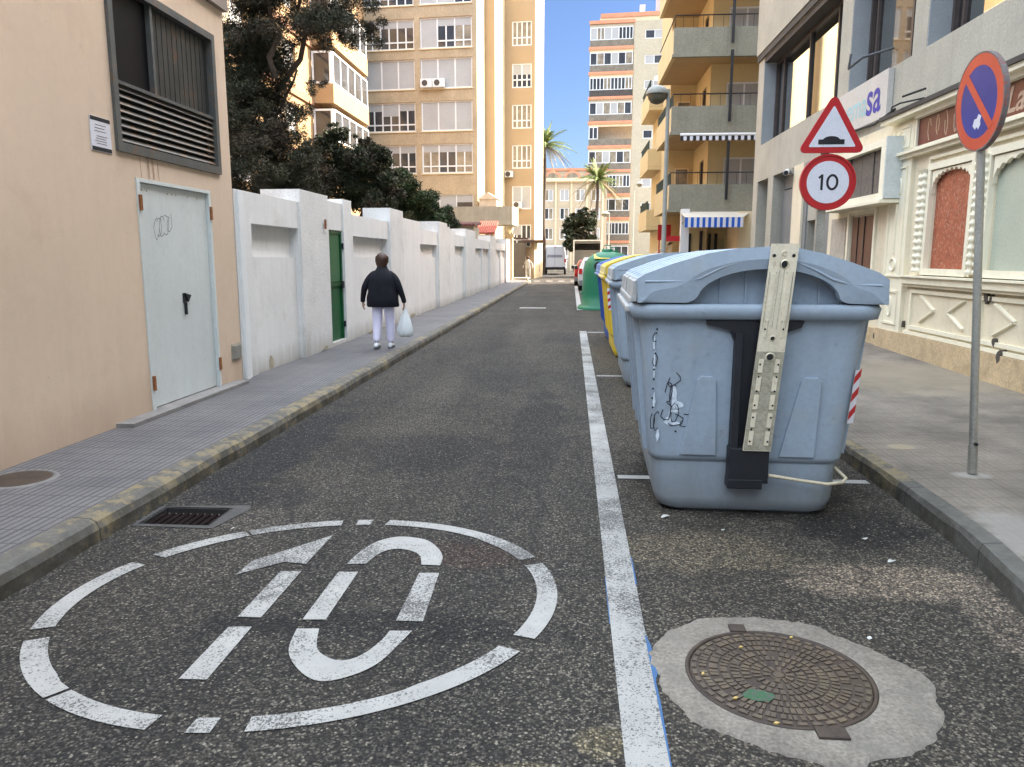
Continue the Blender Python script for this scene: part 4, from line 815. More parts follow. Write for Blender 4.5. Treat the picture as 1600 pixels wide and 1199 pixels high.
for k, z in enumerate(lv):
    w0 = window(T, FF, 6.25, 7.7, z + .3, z + 2.2, -.08, 'bb' if k in (0, 1) else 'hh', .07)
    if k >= 2:
        m = MB()
        for q in range(8): m.fb(FF, 6.3 + q * .17, 6.33 + q * .17, z + .32, z + .95, .03, .05)
        m.fb(FF, 6.27, 7.66, z + .95, z + 1.0, .03, .05); m.build('window_railing', BLACK, w0)
    window(T, FSd, 34.6, 35.6, z + .2, z + 2.25, -.08, 'g', .07, fm=BRZ)
    # corner balcony, front part
    B = MB(); B.box(3.87, 8.6, 32.02, 37.4, z, z + .15); B = B.build('balcony', YELLD, T)
    m = MB(); m.box(3.85, 8.6, 31.86, 32.0, z - .02, z + .96); m.box(3.8, 8.62, 31.8, 32.0, z - .12, z - .021); m.build('parapet', BALC, B)
    m = MB(); m.box(3.85, 3.99, 32.001, 37.4, z - .02, z + .95); m.build('side_parapet', YELL, B)
    m = MB(); m.tube([(3.9, 31.92, z + .96), (3.9, 31.92, z + 1.42), (8.6, 31.92, z + 1.42)], .025, 6); m.tube([(3.9, 31.92, z + 1.42), (3.92, 37.3, z + 1.42)], .025, 6)
    for q in range(12): m.tube([(4.2 + q * .38, 31.92, z + .96), (4.2 + q * .38, 31.92, z + 1.42)], .008, 4)
    m.build('railing', BLACK, B)
    m = MB()
    for q in range(14): m.box(3.9, 3.93, 32.1 + q * .38, 32.3 + q * .38, z + .96, z + 1.4)
    if k < 2: m.build('railing_screen', mat('dark_green_screen', (.01, .03, .025), .8), B)
    if k < 3: m = MB(); m.box(6.02, 6.12, 31.7, 31.78, z + .35 , z + 2.99 if k else z + 2.6); m.build('downpipe', BLACK, T)
    # rear balcony
    if k > 2: continue
    B = MB(); B.box(3.78, 5.6, 40.5, 45, z - .5, z - .35); B.box(3.78, 3.9, 40.5, 45, z - .34, z + .5); B.box(3.9, 5.6, 40.5, 40.62, z - .34, z + .5); B = B.build('balcony', YELL, T)
    m = MB(); m.tube([(3.83, 40.55, z + .5), (3.83, 40.55, z + .9), (3.83, 44.9, z + .9)], .03, 6)
    for q in range(10): m.box(3.82, 3.85, 40.7 + q * .4, 40.95 + q * .4, z + .5, z + .88)
    m.build('railing_screen', MATS['dark_green_screen'], B)
    window(T, Fr((0, 37.49, 0), (1, 0, 0), (0, -1, 0)), 4.75, 5.4, z + .2, z + 2.2, .01, 'c', .06, fm=CREAMW)
# fringe of the folded awning on the first floor
S = thing('folded_awning', (5.6, 31.9, 6.3), 'folded awning with black and white scalloped fringe under the second balcony', 'awning', world=True)
m = MB(); m.tube([(4.2, 31.75, 6.36), (7.4, 31.75, 6.36)], .06, 8); m.build('roller_tube', WFR, S)
mw, mbk = MB(), MB()
for k in range(26): (mw if k % 2 else mbk).prism([(4.2 + k * .123, 6.32), (4.323 + k * .123, 6.32), (4.323 + k * .123, 6.17), (4.26 + k * .123, 6.12), (4.2 + k * .123, 6.17)], lambda a, z, d: (a, 31.72 + d, z), 0, .01)
split(mw, 'white_fringe', SWH, S); split(mbk, 'black_fringe', BLACK, S)
S = thing('blue_awning', (5.4, 31, 3.2), 'blue and white striped awning over the ground floor terrace', 'awning', world=True)
m = MB(); m.add([(4.28, 30.2, 3.12), (6.45, 30.2, 3.12), (7.1, 31.85, 3.42), (4.28, 31.85, 3.42), (4.28, 30.2, 3.10), (6.45, 30.2, 3.10), (7.1, 31.85, 3.40), (4.28, 31.85, 3.40)], [(0, 1, 2, 3), (4, 5, 6, 7), (0, 1, 5, 4), (1, 2, 6, 5), (3, 0, 4, 7)]); m.build('canvas', mat('awning_canvas', (.55, .5, .42), .8, .06, 3), S)
mw, mbk = MB(), MB()
for k in range(20): (mw if k % 2 else mbk).box(4.28 + k * .1085, 4.28 + (k + 1) * .1085, 30.18, 30.195, 2.74, 3.11)
split(mw, 'white_stripe', SWH, S); split(mbk, 'blue_stripe', mat('awning_blue', (.01, .09, .45), .7, .2, 4), S)
m = MB(); m.tube([(4.35, 30.25, 3.1), (4.35, 31.8, 2.9)], .02, 6); m.tube([(6.3, 30.25, 3.1), (6.3, 31.8, 2.9)], .02, 6); split(m, 'folding_arm', GALV, S)
m = MB(); m.box(4.3, 4.62, 31.4, 31.7, .1, 3.5); m.build('terrace_column', WFR, T)
m = MB(); m.box(6.5, 8.5, 31.3, 33.6, .1, 3.39); m.build('ground_floor_box', CREAMW, T); m = MB(); m.box(7.0, 7.35, 31.25, 31.299, .1, 2.2); m.build('box_door', CONC, T)
m = MB(); m.box(4.75, 4.95, 33, 33.05, 1.4, 2.6); m.box(5.3, 5.42, 33, 33.05, .1, 2.7); m.box(5.75, 5.85, 33.5, 33.55, .1, 2.6); m.box(6.0, 6.12, 33.5, 33.55, .1, 2.6); split(m, 'dark_opening', BLACK, T)
m = MB(); m.box(4.62, 5.6, 33.06, 33.6, .1, 3.5); m.build('terrace_wall', YELL, T)
# stair with sloping balustrade and red panels
S = thing('outdoor_stair', (4.2, 36, 0), 'pale outdoor stair with sloping white balustrade behind the green bottle bank', 'stair', world=True)
m = MB()
for k in range(7): m.box(3.0 + k * .25, 3.25 + k * .25, 37, 38.2, .1, .35 + k * .22)
m.build('steps', CONC, S)
m = MB(); m.hexa([(3.0, 36.8, .9), (4.75, 36.8, 2.35), (4.75, 36.95, 2.35), (3.0, 36.95, .9), (3.0, 36.8, 1.05), (4.75, 36.8, 2.52), (4.75, 36.95, 2.52), (3.0, 36.95, 1.05)]); m.box(4.5, 4.66, 36.8, 36.95, .1, 2.3); m.box(3.9, 4.0, 36.8, 36.95, .1, 1.6); m.build('balustrade', CREAMW, S)
S = thing('red_sign', (4.2, 38, 3), 'plain red sign panel beside the outdoor stair and lamp post', 'sign', world=True)
m = MB(); m.box(3.95, 4.55, 36.5, 36.55, 2.4, 3.1); m.box(4.0, 4.06, 36.5, 36.56, .1, 2.4); m.build('panel', RED, S)
S = thing('red_beam', (4.5, 32, 2.4), 'short red beam beside the white terrace column', 'beam', world=True)
m = MB(); m.box(3.62, 4.28, 31.5, 31.6, 2.25, 2.45); m.build('beam', RED, S)

# ================================================================== FAR BACKGROUND
# tall tower with terracotta balcony bands
u5, v5 = math.cos(R(5)), math.sin(R(5))
O5 = Vector((2.05, 105.4, 0)); FT = Fr(O5, (u5, -v5, 0), (-v5, -u5, 0)); FTs = Fr(O5, (v5, u5, 0), (-u5, v5, 0))
T = thing('tower_block', (8, 108, 0), 'tall beige tower with terracotta banded glazed balconies down its left part', 'building', world=True)
base = [.45 + 3.07 * k for k in range(10)]
m = MB(); facade(m, FT, 5.6, 24, 0, 31.4, [(7.0, 9.4, z + 1.1, z + 2.2) for z in base[2:]], .15); facade(m, FTs, .0, 14, 0, 31.2); m.fb(FT, .02, 5.6, 0, 31.3, -1.4, -1.2)
m.add([FT.p(0, 31.3), FT.p(24, 31.3), FT.p(24, 31.3, -14), FT.p(0, 31.3, -14)], [(0, 1, 2, 3)]); m.build('wall', TBEIGE, T)
m = MB(); m.fb(FT, 1.3, 24, 32.0, 32.5, -4, -.2); m.fb(FT, -.1, 5.7, 31.2, 31.6, -2, .15); split(m, 'roof_band', TERRA, T)
m = MB(); m.fb(FT, 1.2, 23.9, 31.41, 31.99, -4, -.3); m.build('roof_parapet', CREAMW, T)
m = MB(); m.fb(FT, 6.2, 6.9, 32.5, 34.0, -3, -2.4); m.build('chimney', WFR, T); m = MB(); m.fb(FT, 8.3, 14, 32.5, 36, -8, -3); m.build('roof_house', mat('roof_house_grey', (.5, .45, .45), .9), T)
bayk = ['ggcbgg', 'cgcggg', 'gcggcg', 'bgggcg', 'gcbcgc', 'ccbbgg', 'gbcbcg', 'ggcggc', 'gcgbgc', 'bcbbgg']
for k, z in enumerate(base):
    B = MB(); B.fb(FT, -.15, 5.58, z, z + .35, -1.2, .16); B = B.build('balcony_band', TERRA, T)
    m = MB(); m.fb(FT, 0, 5.55, z + .36, z + 1.15, -.05, .06); m.build('balcony_railing', TDARK if k == 7 else TGREY, B)
    if k != 5: window(T, FT, 0.0, 5.5, z + 1.15, z + 2.72, -.02, bayk[k], .11, split=(k % 2))
    else: window(T, FT, 0.0, 1.2, z + 1.15, z + 2.72, -.02, 'gg', .11)
    m = MB(); m.fb(FT, 0, 5.55, z + 2.72, z + 3.07, -.05, -.001); m.build('lintel', CREAMW if k % 3 else TBEIGE, T)
    if k >= 2: window(T, FT, 7.0, 9.4, z + 1.1, z + 2.2, -.08, ['bg', 'gb', 'gg', 'bb'][k % 4], .1)
m = MB(); m.lathe([(.05, 0), (.35, .15)], (0, 0, 0), 12); m.v = [tuple(FT.p(8.6 + x, 24.2 + y, .4 + z)) for x, y, z in m.v]; m.build('satellite_dish', WFR, T)
# distant beige block with arched attic
T = thing('distant_block', (-1, 97, 0), 'distant beige block with a pale cornice seen between the palm trees', 'building', world=True)
FD = Fr((-12, 96, 0), (1, 0, 0), (0, -1, 0))
ops = [(1 + 1.9 * k, 2.1 + 1.9 * k, z, z + 1.4) for k in range(8) for z in (1.2, 3.8, 6.2, 8.4)]
m = MB(); facade(m, FD, 0, 16.2, 0, 10.7, ops, .2); m.box(-12, 4.2, 96.21, 104, 0, 12); m.build('wall', FAR, T)
for o in ops[16:]: window(T, FD, *o, -.1, random.choice(['bg', 'gc', 'bb', 'cb']), .1)
m = MB(); m.fb(FD, -.2, 16.4, 10.7, 11.1, 0, .4); m.build('cornice', CREAMW, T)
m = MB(); m.fb(FD, 0, 16.2, 12.01, 12.3, -1, -.1); m.build('roof_tiles', TERRA, T)
for k in range(3):
    ac = 9.6 + k * 2.4; m = MB(); q = [(ac + 1.0 * math.cos(t), 11.1 + .9 * math.sin(t)) for t in [math.pi * i / 10 for i in range(11)]]; m.prism(q, lambda a, z, d: FD.p(a, z, d), -.1, .1); m.build('attic_arch', TERRA, T)
    m = MB(); q = [(ac + .75 * math.cos(t), 11.1 + .62 * math.sin(t)) for t in [math.pi * i / 10 for i in range(11)]]; m.prism(q, lambda a, z, d: FD.p(a, z, d), .1, .12); m.build('attic_window', PANEC, T)
m = MB()
for k in range(9): m.fb(FD, .4 + 1.9 * k, .6 + 1.9 * k, 0, 10.7, 0, .12)
split(m, 'pilaster', CREAMW, T)
T = thing('street_end_building', (0, 140, 0), 'low pale building closing the far end of the street', 'building', world=True)
m = MB(); m.box(-30, 30, 140, 150, 0, 7); m.build('wall', FAR, T); m = MB(); m.box(-30.3, 30.3, 139.7, 150.3, 7, 7.5); m.build('roof_band', CREAMW, T)

# ================================================================== VEGETATION
def leaves(centers, n, size, aspect=1.0, squash=.8, droop=0):
    """centers: (x,y,z,r). many small leaf faces spread over clumps"""
    C = np.array([c[:3] for c in centers]); Rr = np.array([c[3] for c in centers]); pr = Rr ** 2 / (Rr ** 2).sum()
    idx = rng.choice(len(C), n, p=pr); d = rng.normal(size=(n, 3)); d /= np.linalg.norm(d, axis=1)[:, None]
    rad = Rr[idx] * rng.uniform(.15, 1, n) ** .45 * (1 + .25 * rng.normal(size=n).clip(-1, 1.5))
    P = C[idx] + d * rad[:, None] * np.array([1, 1, squash])
    a = rng.normal(size=(n, 3)); a[:, 2] -= droop; a /= np.linalg.norm(a, axis=1)[:, None]; b = np.cross(a, rng.normal(size=(n, 3))); b /= np.linalg.norm(b, axis=1)[:, None]
    s = size * rng.uniform(.5, 1.4, n)[:, None]; a *= s; b *= s / aspect * .5
    V = np.stack([P - a * .5, P + b, P + a * .5, P - b], 1).reshape(-1, 3); F = np.arange(4 * n).reshape(-1, 4)
    return V, F
def crown(name, V, F, m, parent):
    me = bpy.data.meshes.new(name); me.vertices.add(len(V)); me.vertices.foreach_set('co', V.astype(np.float32).ravel())
    me.loops.add(F.size); me.loops.foreach_set('vertex_index', F.ravel().astype(np.int32)); me.polygons.add(len(F)); me.polygons.foreach_set('loop_start', np.arange(0, F.size, 4, dtype=np.int32))
    me.update(); me.validate(); me.materials.append(m); o = bpy.data.objects.new(name, me); col.objects.link(o); o.parent = parent
    if parent.get('_w'): o.location = -parent.location
    return o
def limb(m, p, q, r0, r1, seed):
    r = random.Random(seed); p, q = Vector(p), Vector(q); pts = [p.lerp(q, k / 5) + Vector((r.uniform(-1, 1), r.uniform(-1, 1), r.uniform(-1, 1))) * (.1 * (q - p).length * (k not in (0, 5)) * .6) for k in range(6)]
    m.tube(pts, [r0 + (r1 - r0) * k / 5 for k in range(6)], 7)
LP1 = leafmat('pine_foliage', (.012, .015, .008), (.038, .040, .022), (.05, .038, .025))
LP2 = leafmat('dark_shrub_foliage', (.011, .016, .008), (.035, .044, .02), (.05, .036, .024))
LP3 = leafmat('green_shrub_foliage', (.011, .02, .007), (.035, .055, .018), (.05, .042, .018))
LP4 = leafmat('palm_frond', (.055, .08, .022), (.15, .18, .05)); LPD = leafmat('palm_dry', (.12, .09, .04), (.22, .17, .08))
T = thing('pine_tree', (-6.6, 16.5, 0), 'tall dark feathery pine with a brownish crown reaching over the white wall', 'tree', world=True)
cl = []
rr = random.Random(4)
for (x, z, r) in ((-6.9, 6.9, .8), (-6.3, 6.7, .6), (-5.9, 7.0, .7), (-5.35, 6.6, .5), (-5.0, 6.9, .6), (-4.7, 6.45, .42), (-4.55, 6.15, .28), (-4.35, 6.2, .25), (-4.25, 6.6, .35), (-5.5, 7.3, .7), (-4.8, 7.4, .6), (-6.6, 7.6, .8), (-5.3, 6.2, .3), (-4.9, 6.1, .3),
                  (-7.0, 6.1, .5), (-6.55, 5.95, .32), (-6.1, 6.25, .33), (-7.0, 5.5, .4), (-6.75, 5.2, .33), (-7.05, 4.9, .45), (-6.6, 4.75, .3), (-6.95, 4.3, .5), (-6.55, 4.1, .36), (-6.35, 4.5, .2), (-6.9, 3.6, .5), (-6.4, 3.55, .42), (-6.1, 3.9, .26), (-6.0, 3.35, .36), (-6.6, 3.1, .5), (-5.95, 3.0, .4), (-6.0, 4.35, .16), (-5.7, 3.6, .22)):
    for k in range(6 if x < -5.9 and z < 6.3 else 5): cl.append((x + rr.uniform(-.6, .6) * r * 1.4, 16.3 + rr.uniform(-1, 1), z + rr.uniform(-.6, .6) * r, r * rr.uniform(.32, .74)))
for k in range(110): cl.append((rr.uniform(-7.4, -6.35), 16.8 + rr.uniform(-.8, .9), rr.uniform(2.4, 6.8), rr.uniform(.16, .34)))
for k in range(24): cl.append((rr.uniform(-6.4, -5.2), 16.5 + rr.uniform(-.6, .6), rr.uniform(3.6, 5.6), rr.uniform(.08, .18)))
for k in range(36): cl.append((rr.uniform(-6.6, -5.6), 16.8 + rr.uniform(-.6, .9), rr.uniform(2.4, 3.7), rr.uniform(.16, .30)))
V1, F1_ = leaves(cl, 260000, .075, 4.5, .85); crown('crown', V1, F1_, LP1, T)
m = MB(); limb(m, (-6.95, 17.4, 0), (-6.75, 17.3, 4.6), .16, .11, 1); limb(m, (-6.75, 17.3, 4.6), (-5.2, 16.4, 6.7), .08, .04, 2); limb(m, (-6.75, 17.3, 4.6), (-7.0, 16.8, 7.5), .09, .05, 3); limb(m, (-6.2, 16.4, 5.3), (-6.0, 16, 7.2), .07, .03, 4); limb(m, (-5.6, 16.3, 6.1), (-4.4, 16.1, 6.4), .05, .02, 5); limb(m, (-6.75, 17.3, 4.3), (-5.8, 16.6, 5.5), .05, .02, 6); limb(m, (-5.7, 16.3, 6.2), (-5.2, 16, 7.4), .04, .02, 7)
m.build('trunk', BARK, T)
def tree(name, loc, label, cls, n, size, lm, trunk, asp=1.6, depth=1.0, grp=None):
    T = thing(name, (loc[0], loc[1], 0), label, 'tree' if 'tree' in name else 'bush', grp, world=True); r_ = random.Random(hash(label) % 1000 if 0 else len(label)); c = []
    for (x, z, r) in cls:
        for k in range(6): c.append((x + r_.uniform(-.8, .8) * r, loc[1] + r_.uniform(-1, 1) * depth, z + r_.uniform(-.8, .7) * r, r * r_.uniform(.28, .6)))
        c.append((x, loc[1], z - .1, r * .7))
    V, F = leaves(c, n, size, asp); crown('crown', V, F, lm, T)
    m = MB()
    for k, (q, r0) in enumerate(trunk): limb(m, (loc[0] + k * .05, loc[1], 0), q, r0, r0 * .35, k + 3)
    m.build('trunk', BARK, T); return T
tree('evergreen_shrub', (-6.0, 20), 'large dark evergreen shrub rising to a point behind the green gate',
     [(-7.3, 3.6, .6), (-6.9, 3.9, .45), (-6.4, 4.0, .5), (-6.0, 4.35, .42), (-5.85, 4.75, .22), (-5.6, 4.3, .4), (-5.3, 4.5, .16), (-5.1, 3.95, .45), (-4.8, 3.7, .35), (-6.0, 3.5, .7), (-5.3, 3.3, .6), (-6.8, 3.1, .7), (-4.8, 3.1, .4), (-6.3, 4.5, .18)], 85000, .068, LP2, [((-6.2, 20, 3.5), .12), ((-5.2, 20.2, 3.4), .09)], 1.8, .9)
tree('green_shrub', (-5.0, 24.5), 'rounded green and brown shrub sloping down over the white wall',
     [(-6.0, 4.2, .5), (-5.6, 4.1, .5), (-5.2, 3.85, .42), (-4.8, 3.55, .42), (-4.45, 3.3, .35), (-4.15, 3.0, .28), (-4.0, 2.75, .2), (-5.4, 3.4, .6), (-4.8, 3.0, .5), (-5.9, 3.1, .5), (-5.0, 2.6, .5), (-4.3, 2.7, .35)], 75000, .068, LP3, [((-5.2, 24.5, 3.2), .1), ((-4.6, 24.5, 2.6), .07)], 1.8, .8)
tree('climbing_plant', (-4.3, 29.2), 'small dark climbing plant showing above the wall beside the terrace parapet', [(-4.75, 3.3, .3), (-4.6, 3.0, .3), (-4.5, 2.6, .35), (-4.95, 2.7, .3)], 5000, .10, LP2, [((-4.6, 29.2, 2.8), .04)], 1.6, .3)
tree('street_tree', (.5, 74), 'dark dense street tree between the van and the box truck',
     [(-.1, 4.9, .7), (.6, 5.4, .7), (1.2, 5.7, .6), (1.5, 4.8, .8), (.4, 4.2, 1.0), (1.2, 3.6, 1.1), (.2, 3.2, .9), (.9, 2.4, .9), (1.6, 2.9, .8), (-.5, 4.2, .5), (1.8, 5.3, .6)], 16000, .28, LP2, [((.8, 74, 3.5), .16)], 1.6, 1.2)
def palm(loc, h, label, seed, lean=.2):
    T = thing('palm_tree', (loc[0], loc[1], 0), label, 'tree', 'palm trees at the end of the street', world=True); r_ = random.Random(seed)
    m = MB(); top = Vector((loc[0] + lean, loc[1], h)); m.tube([Vector((loc[0], loc[1], 0)).lerp(top, k / 10) + Vector((.06 * math.sin(k), 0, 0)) for k in range(11)], [.22 - .008 * k + .012 * (k % 2) for k in range(11)], 9); m.build('trunk', BARK, T)
    m = MB(); dm = MB()
    for k in range(46):
        az = r_.uniform(0, 2 * math.pi); el = R(r_.uniform(-35, 80)); L = r_.uniform(2.5, 3.6); mm = m if el > R(-5) else dm
        h0 = Vector((math.cos(az) * math.cos(el), math.sin(az) * math.cos(el), math.sin(el))); side_ = Vector((-math.sin(az), math.cos(az), 0)); pts = []
        for i in range(9): f = i / 8; pts.append(top + h0 * (L * f) + Vector((0, 0, -1)) * (1.5 * f * f * (.6 + math.cos(el) * .6)))
        for i in range(8):
            wv = .018; mm.add([pts[i] + side_ * wv, pts[i] - side_ * wv, pts[i + 1] - side_ * wv, pts[i + 1] + side_ * wv], [(0, 1, 2, 3)])
            for sg in (-1, 1):
                for q in range(4):
                    b0 = pts[i].lerp(pts[i + 1], q / 4); d = (pts[i + 1] - pts[i]).normalized(); ln = .52 * math.sin(math.pi * min(.97, (i + q / 4) / 8 + .1)) + .1
                    tip = b0 + side_ * sg * ln * .62 + d * ln * .6 + Vector((0, 0, -.28 * ln - r_.uniform(0, .08))); mm.add([b0 - d * .04, b0 + d * .055, tip], [(0, 1, 2)])
    m.build('fronds', LP4, T); dm.build('dry_fronds', LPD, T); return T
palm((-2.72, 75), 12.0, 'left palm tree half hidden by the edge of the tan apartment block', 2, .05)
palm((2.45, 85), 9.8, 'right palm tree with sunlit fronds in front of the banded tower', 5, .25)

# ================================================================== STREET LAMPS AND SIGNS
def lamp(loc, h, label, s=1.0, arm=-.22):
    T = thing('street_lamp', loc, label, 'street lamp', 'street lamps along the right kerb')
    m = MB(); m.lathe([(.09, 0), (.09, 1.0), (.06, 1.1), (.045, h - .1), (.04, h)], n=10); m.tube([(0, 0, h - .25), (arm * .5, 0, h - .12), (arm, 0, h - .1)], .03, 6); m.build('pole', LAMPG, T)
    hd = MB(); hd.lathe([(.275 * s, -.02), (.28 * s, .03), (.22 * s, .12), (.12 * s, .18), (.03, .2)], (arm - .05, 0, h - .1), 18); hd = hd.build('lamp_head', LAMPG, T)
    m = MB(); m.lathe([(.235 * s, -.02), (.22 * s, -.12), (.15 * s, -.21), (.05, -.25)], (arm - .05, 0, h - .1), 18); m.build('bowl', LAMPB, hd)
lamp((2.32, 20, .13), 5.55, 'tall grey street lamp with a round head in front of the yellow building')
lamp((3.1, 66, .12), 5.2, 'distant street lamp with white globe in front of the right palm trunk', 1.3, -.3)
lamp((5.1, 66, .12), 7.6, 'thin distant street lamp in front of the banded tower', 1.0, .5)

T = thing('warning_signs', (2.72, 9, .15), 'grey post with a red triangular hump warning above a red ringed 10 sign', 'traffic sign')
m = MB(); m.box(.02, .11, .04, .1, 0, 2.95); m.build('post', GALV, T)
def disc(m, r0, r1, y0, y1, cx, cz, n=48):
    V = []; F = []
    for k in range(n):
        t = 2 * math.pi * k / n
        for r, y in ((r0, y0), (r1, y0), (r1, y1), (r0, y1)): V.append((cx + r * math.cos(t), y, cz + r * math.sin(t)))
    for k in range(n):
        a, b = k * 4, ((k + 1) % n) * 4
        for i in range(4): F.append((a + i, a + (i + 1) % 4, b + (i + 1) % 4, b + i))
    m.add(V, F)
def fulldisc(m, r, y0, y1, cx, cz, n=48):
    q = [(cx + r * math.cos(2 * math.pi * k / n), cz + r * math.sin(2 * math.pi * k / n)) for k in range(n)]; m.prism(q, lambda a, z, d: (a, d, z), y1, y0)
ZC = 2.425 - .15; CX = .10
P = MB(); fulldisc(P, .30, .0, .02, CX, ZC); disc(P, .285, .303, -.012, .03, CX, ZC); P = P.build('round_sign', RED, T)
m = MB(); fulldisc(m, .228, -.004, 0, CX, ZC); m.build('sign_face', SWH, P)
SG = lambda a, z, d: (CX + a, d, ZC + z)
m = MB(); m.prism([(-.078, -.085), (-.052, -.085), (-.052, .085), (-.072, .085), (-.105, .055), (-.095, .038), (-.078, .05)], SG, -.004, -.0055); m.build('numeral_one', SBLK, P)
m = MB(); n = 40
for k in range(n):
    t0, t1 = 2 * math.pi * k / n, 2 * math.pi * (k + 1) / n; e = lambda t, a, b: SG(.048 + a * math.cos(t), b * math.sin(t), -.0055)
    m.add([e(t0, .066, .088), e(t1, .066, .088), e(t1, .040, .062), e(t0, .040, .062)], [(0, 1, 2, 3)])
m.build('numeral_zero', SBLK, P)
def tri(m, cx, zb, s, h, y0, y1, rr_=.05):
    pts = [(-s / 2, 0), (s / 2, 0), (0, h)]; out = []
    for i in range(3):
        p = Vector(pts[i]); a = (Vector(pts[i - 1]) - p).normalized(); b = (Vector(pts[(i + 1) % 3]) - p).normalized(); bis = (a + b).normalized(); half = a.angle(b) / 2
        c = p + bis * (rr_ / math.sin(half)); va = p + a * (rr_ / math.tan(half)) - c; vb = p + b * (rr_ / math.tan(half)) - c; t0 = math.atan2(va.y, va.x); t1 = math.atan2(vb.y, vb.x); dt = (t1 - t0 + math.pi) % (2 * math.pi) - math.pi
        for k in range(5): out.append((cx + c.x + rr_ * math.cos(t0 + dt * k / 4), zb + c.y + rr_ * math.sin(t0 + dt * k / 4)))
    m.prism(out, lambda a, z, d: (a, d, z), y1, y0)
P = MB(); tri(P, CX + .02, ZC + .315, .74, .64, .0, .025); P = P.build('triangle_sign', RED, T)
m = MB(); tri(m, CX + .02, ZC + .315 + .062, .51, .44, -.004, .0, .012); m.build('sign_face', SWH, P)
m = MB(); q = [(-.14, 0), (.14, 0), (.14, .052), (.092, .052)] + [(.085 * math.cos(t), .052 + .035 * math.sin(t)) for t in [math.pi * k / 10 for k in range(1, 10)]] + [(-.092, .052), (-.14, .052)]
m.prism([(CX + .01 + a, ZC + .405 + b) for a, b in q], lambda a, z, d: (a, d, z), -.004, -.007); m.build('hump_symbol', SBLK, P)
m = MB(); m.box(.0, .18, .021, .039, ZC - .1, ZC - .06); m.box(.0, .18, .026, .0395, ZC + .45, ZC + .49); split(m, 'clamp', GALV, T)
# no parking sign on a leaning post, disc parallel to the street
T = thing('no_parking_sign', (2.765, 5.34, .14), 'faded blue and red no parking disc on a leaning galvanised post', 'traffic sign')
m = MB(); top = (-.165, .02, 2.62)
m.tube([(0, 0, 0), (-.009, 0, .14), top], .026, 14); m.tube([(0.0, 0, .0), (-.012, 0, .2)], .031, 14); m.build('post', GALV, T)
m = MB(); m.tube([(-.012, -.028, .21), (-.012, -.046, .21)], .012, 8); m.build('bolt', BLACK, T)
cx0, cy0, cz0 = -.185, -.0, 2.44
fn = lambda a, z, d: (cx0 - d - (z) * .06, cy0 + a, cz0 + z)      # a along the street, d towards the road
P = MB()
def rd(m, r0, r1, d0, d1, n=56):
    if r0 == 0: m.prism([(r1 * math.cos(2 * math.pi * k / n), r1 * math.sin(2 * math.pi * k / n)) for k in range(n)], fn, d0, d1)
    else:
        V = []; F = []
        for k in range(n):
            t = 2 * math.pi * k / n
            for r, d in ((r0, d0), (r1, d0), (r1, d1), (r0, d1)): V.append(fn(r * math.cos(t), r * math.sin(t), d))
        for k in range(n):
            a, b = k * 4, ((k + 1) % n) * 4
            for i in range(4): F.append((a + i, a + (i + 1) % 4, b + (i + 1) % 4, b + i))
        m.add(V, F)
rd(P, 0, .297, -.012, 0); rd(P, .292, .302, -.03, .004); P = P.build('disc', SEDGE, T)
m = MB(); rd(m, .222, .291, .0005, .003); m.build('red_ring', ORED, P)
m = MB(); rd(m, 0, .2215, .0005, .0025); bl = m.build('blue_field', SBLUE, P)
m = MB(); m.prism([(-.03 + .17, -.19), (.03 + .15, -.155), (.03 - .17, .19 + .01), (-.03 - .15, .155 + .01)], lambda a, z, d: fn(-a, z, d), .003, .0045); m.build('red_slash', ORED, P)
m = MB(); m.prism([(-.05, -.02), (-.02, -.045), (.0, -.03), (.02, -.05), (.045, -.02), (.04, .0), (.055, .03), (.02, .045), (.0, .02), (-.03, .02)], lambda a, z, d: fn(-a + .01, z - .12, d), .003, .0045); m.build('white_peel', SWH, P)

# ================================================================== CONTAINERS
def pf(c, v=.08): return c
BGREY = mat('container_grey_blue', (.275, .335, .405), .55, .07, 1.3, .02, 30, bs=.12, bd=.003, bscale=60, streak=.12, grime=(.05, .5, (.17, .17, .155), .6), stain=[(4, (.33, .33, .30), .55, .75, .4), (17, (.16, .19, .22), .6, .72, .5), (60, (.1, .11, .12), .66, .7, .5)])
BGREYD = mat('container_dusty', (.36, .36, .35), .8, .14, 4, .05, 40, stain=[(7, (.2, .25, .31), .5, .65, .6)])
BYEL = mat('container_yellow', (.62, .43, .04), .5, .08, 2, .02, 30, streak=.12); BYELD = mat('container_yellow_dusty', (.62, .5, .2), .7, .1, 5)
BBLU = mat('container_blue', (.02, .075, .30), .5, .1, 2, .02, 30, streak=.15); BBLUD = mat('container_blue_dusty', (.18, .25, .42), .7, .1, 5)
BGRE = mat('container_green', (.008, .15, .075), .45, .12, 2, .02, 30, streak=.15)
LEVER = mat('zinc_plate', (.74, .67, .52), .5, .1, 7, .06, 60, metal=.25, streak=.35, stain=[(9, (.3, .19, .08), .6, .72, .7)]); LEVD = mat('zinc_plate_dull', (.38, .35, .27), .5, .2, 9, .08, 60, metal=.3, stain=[(15, (.42, .40, .32), .5, .65, .7)])
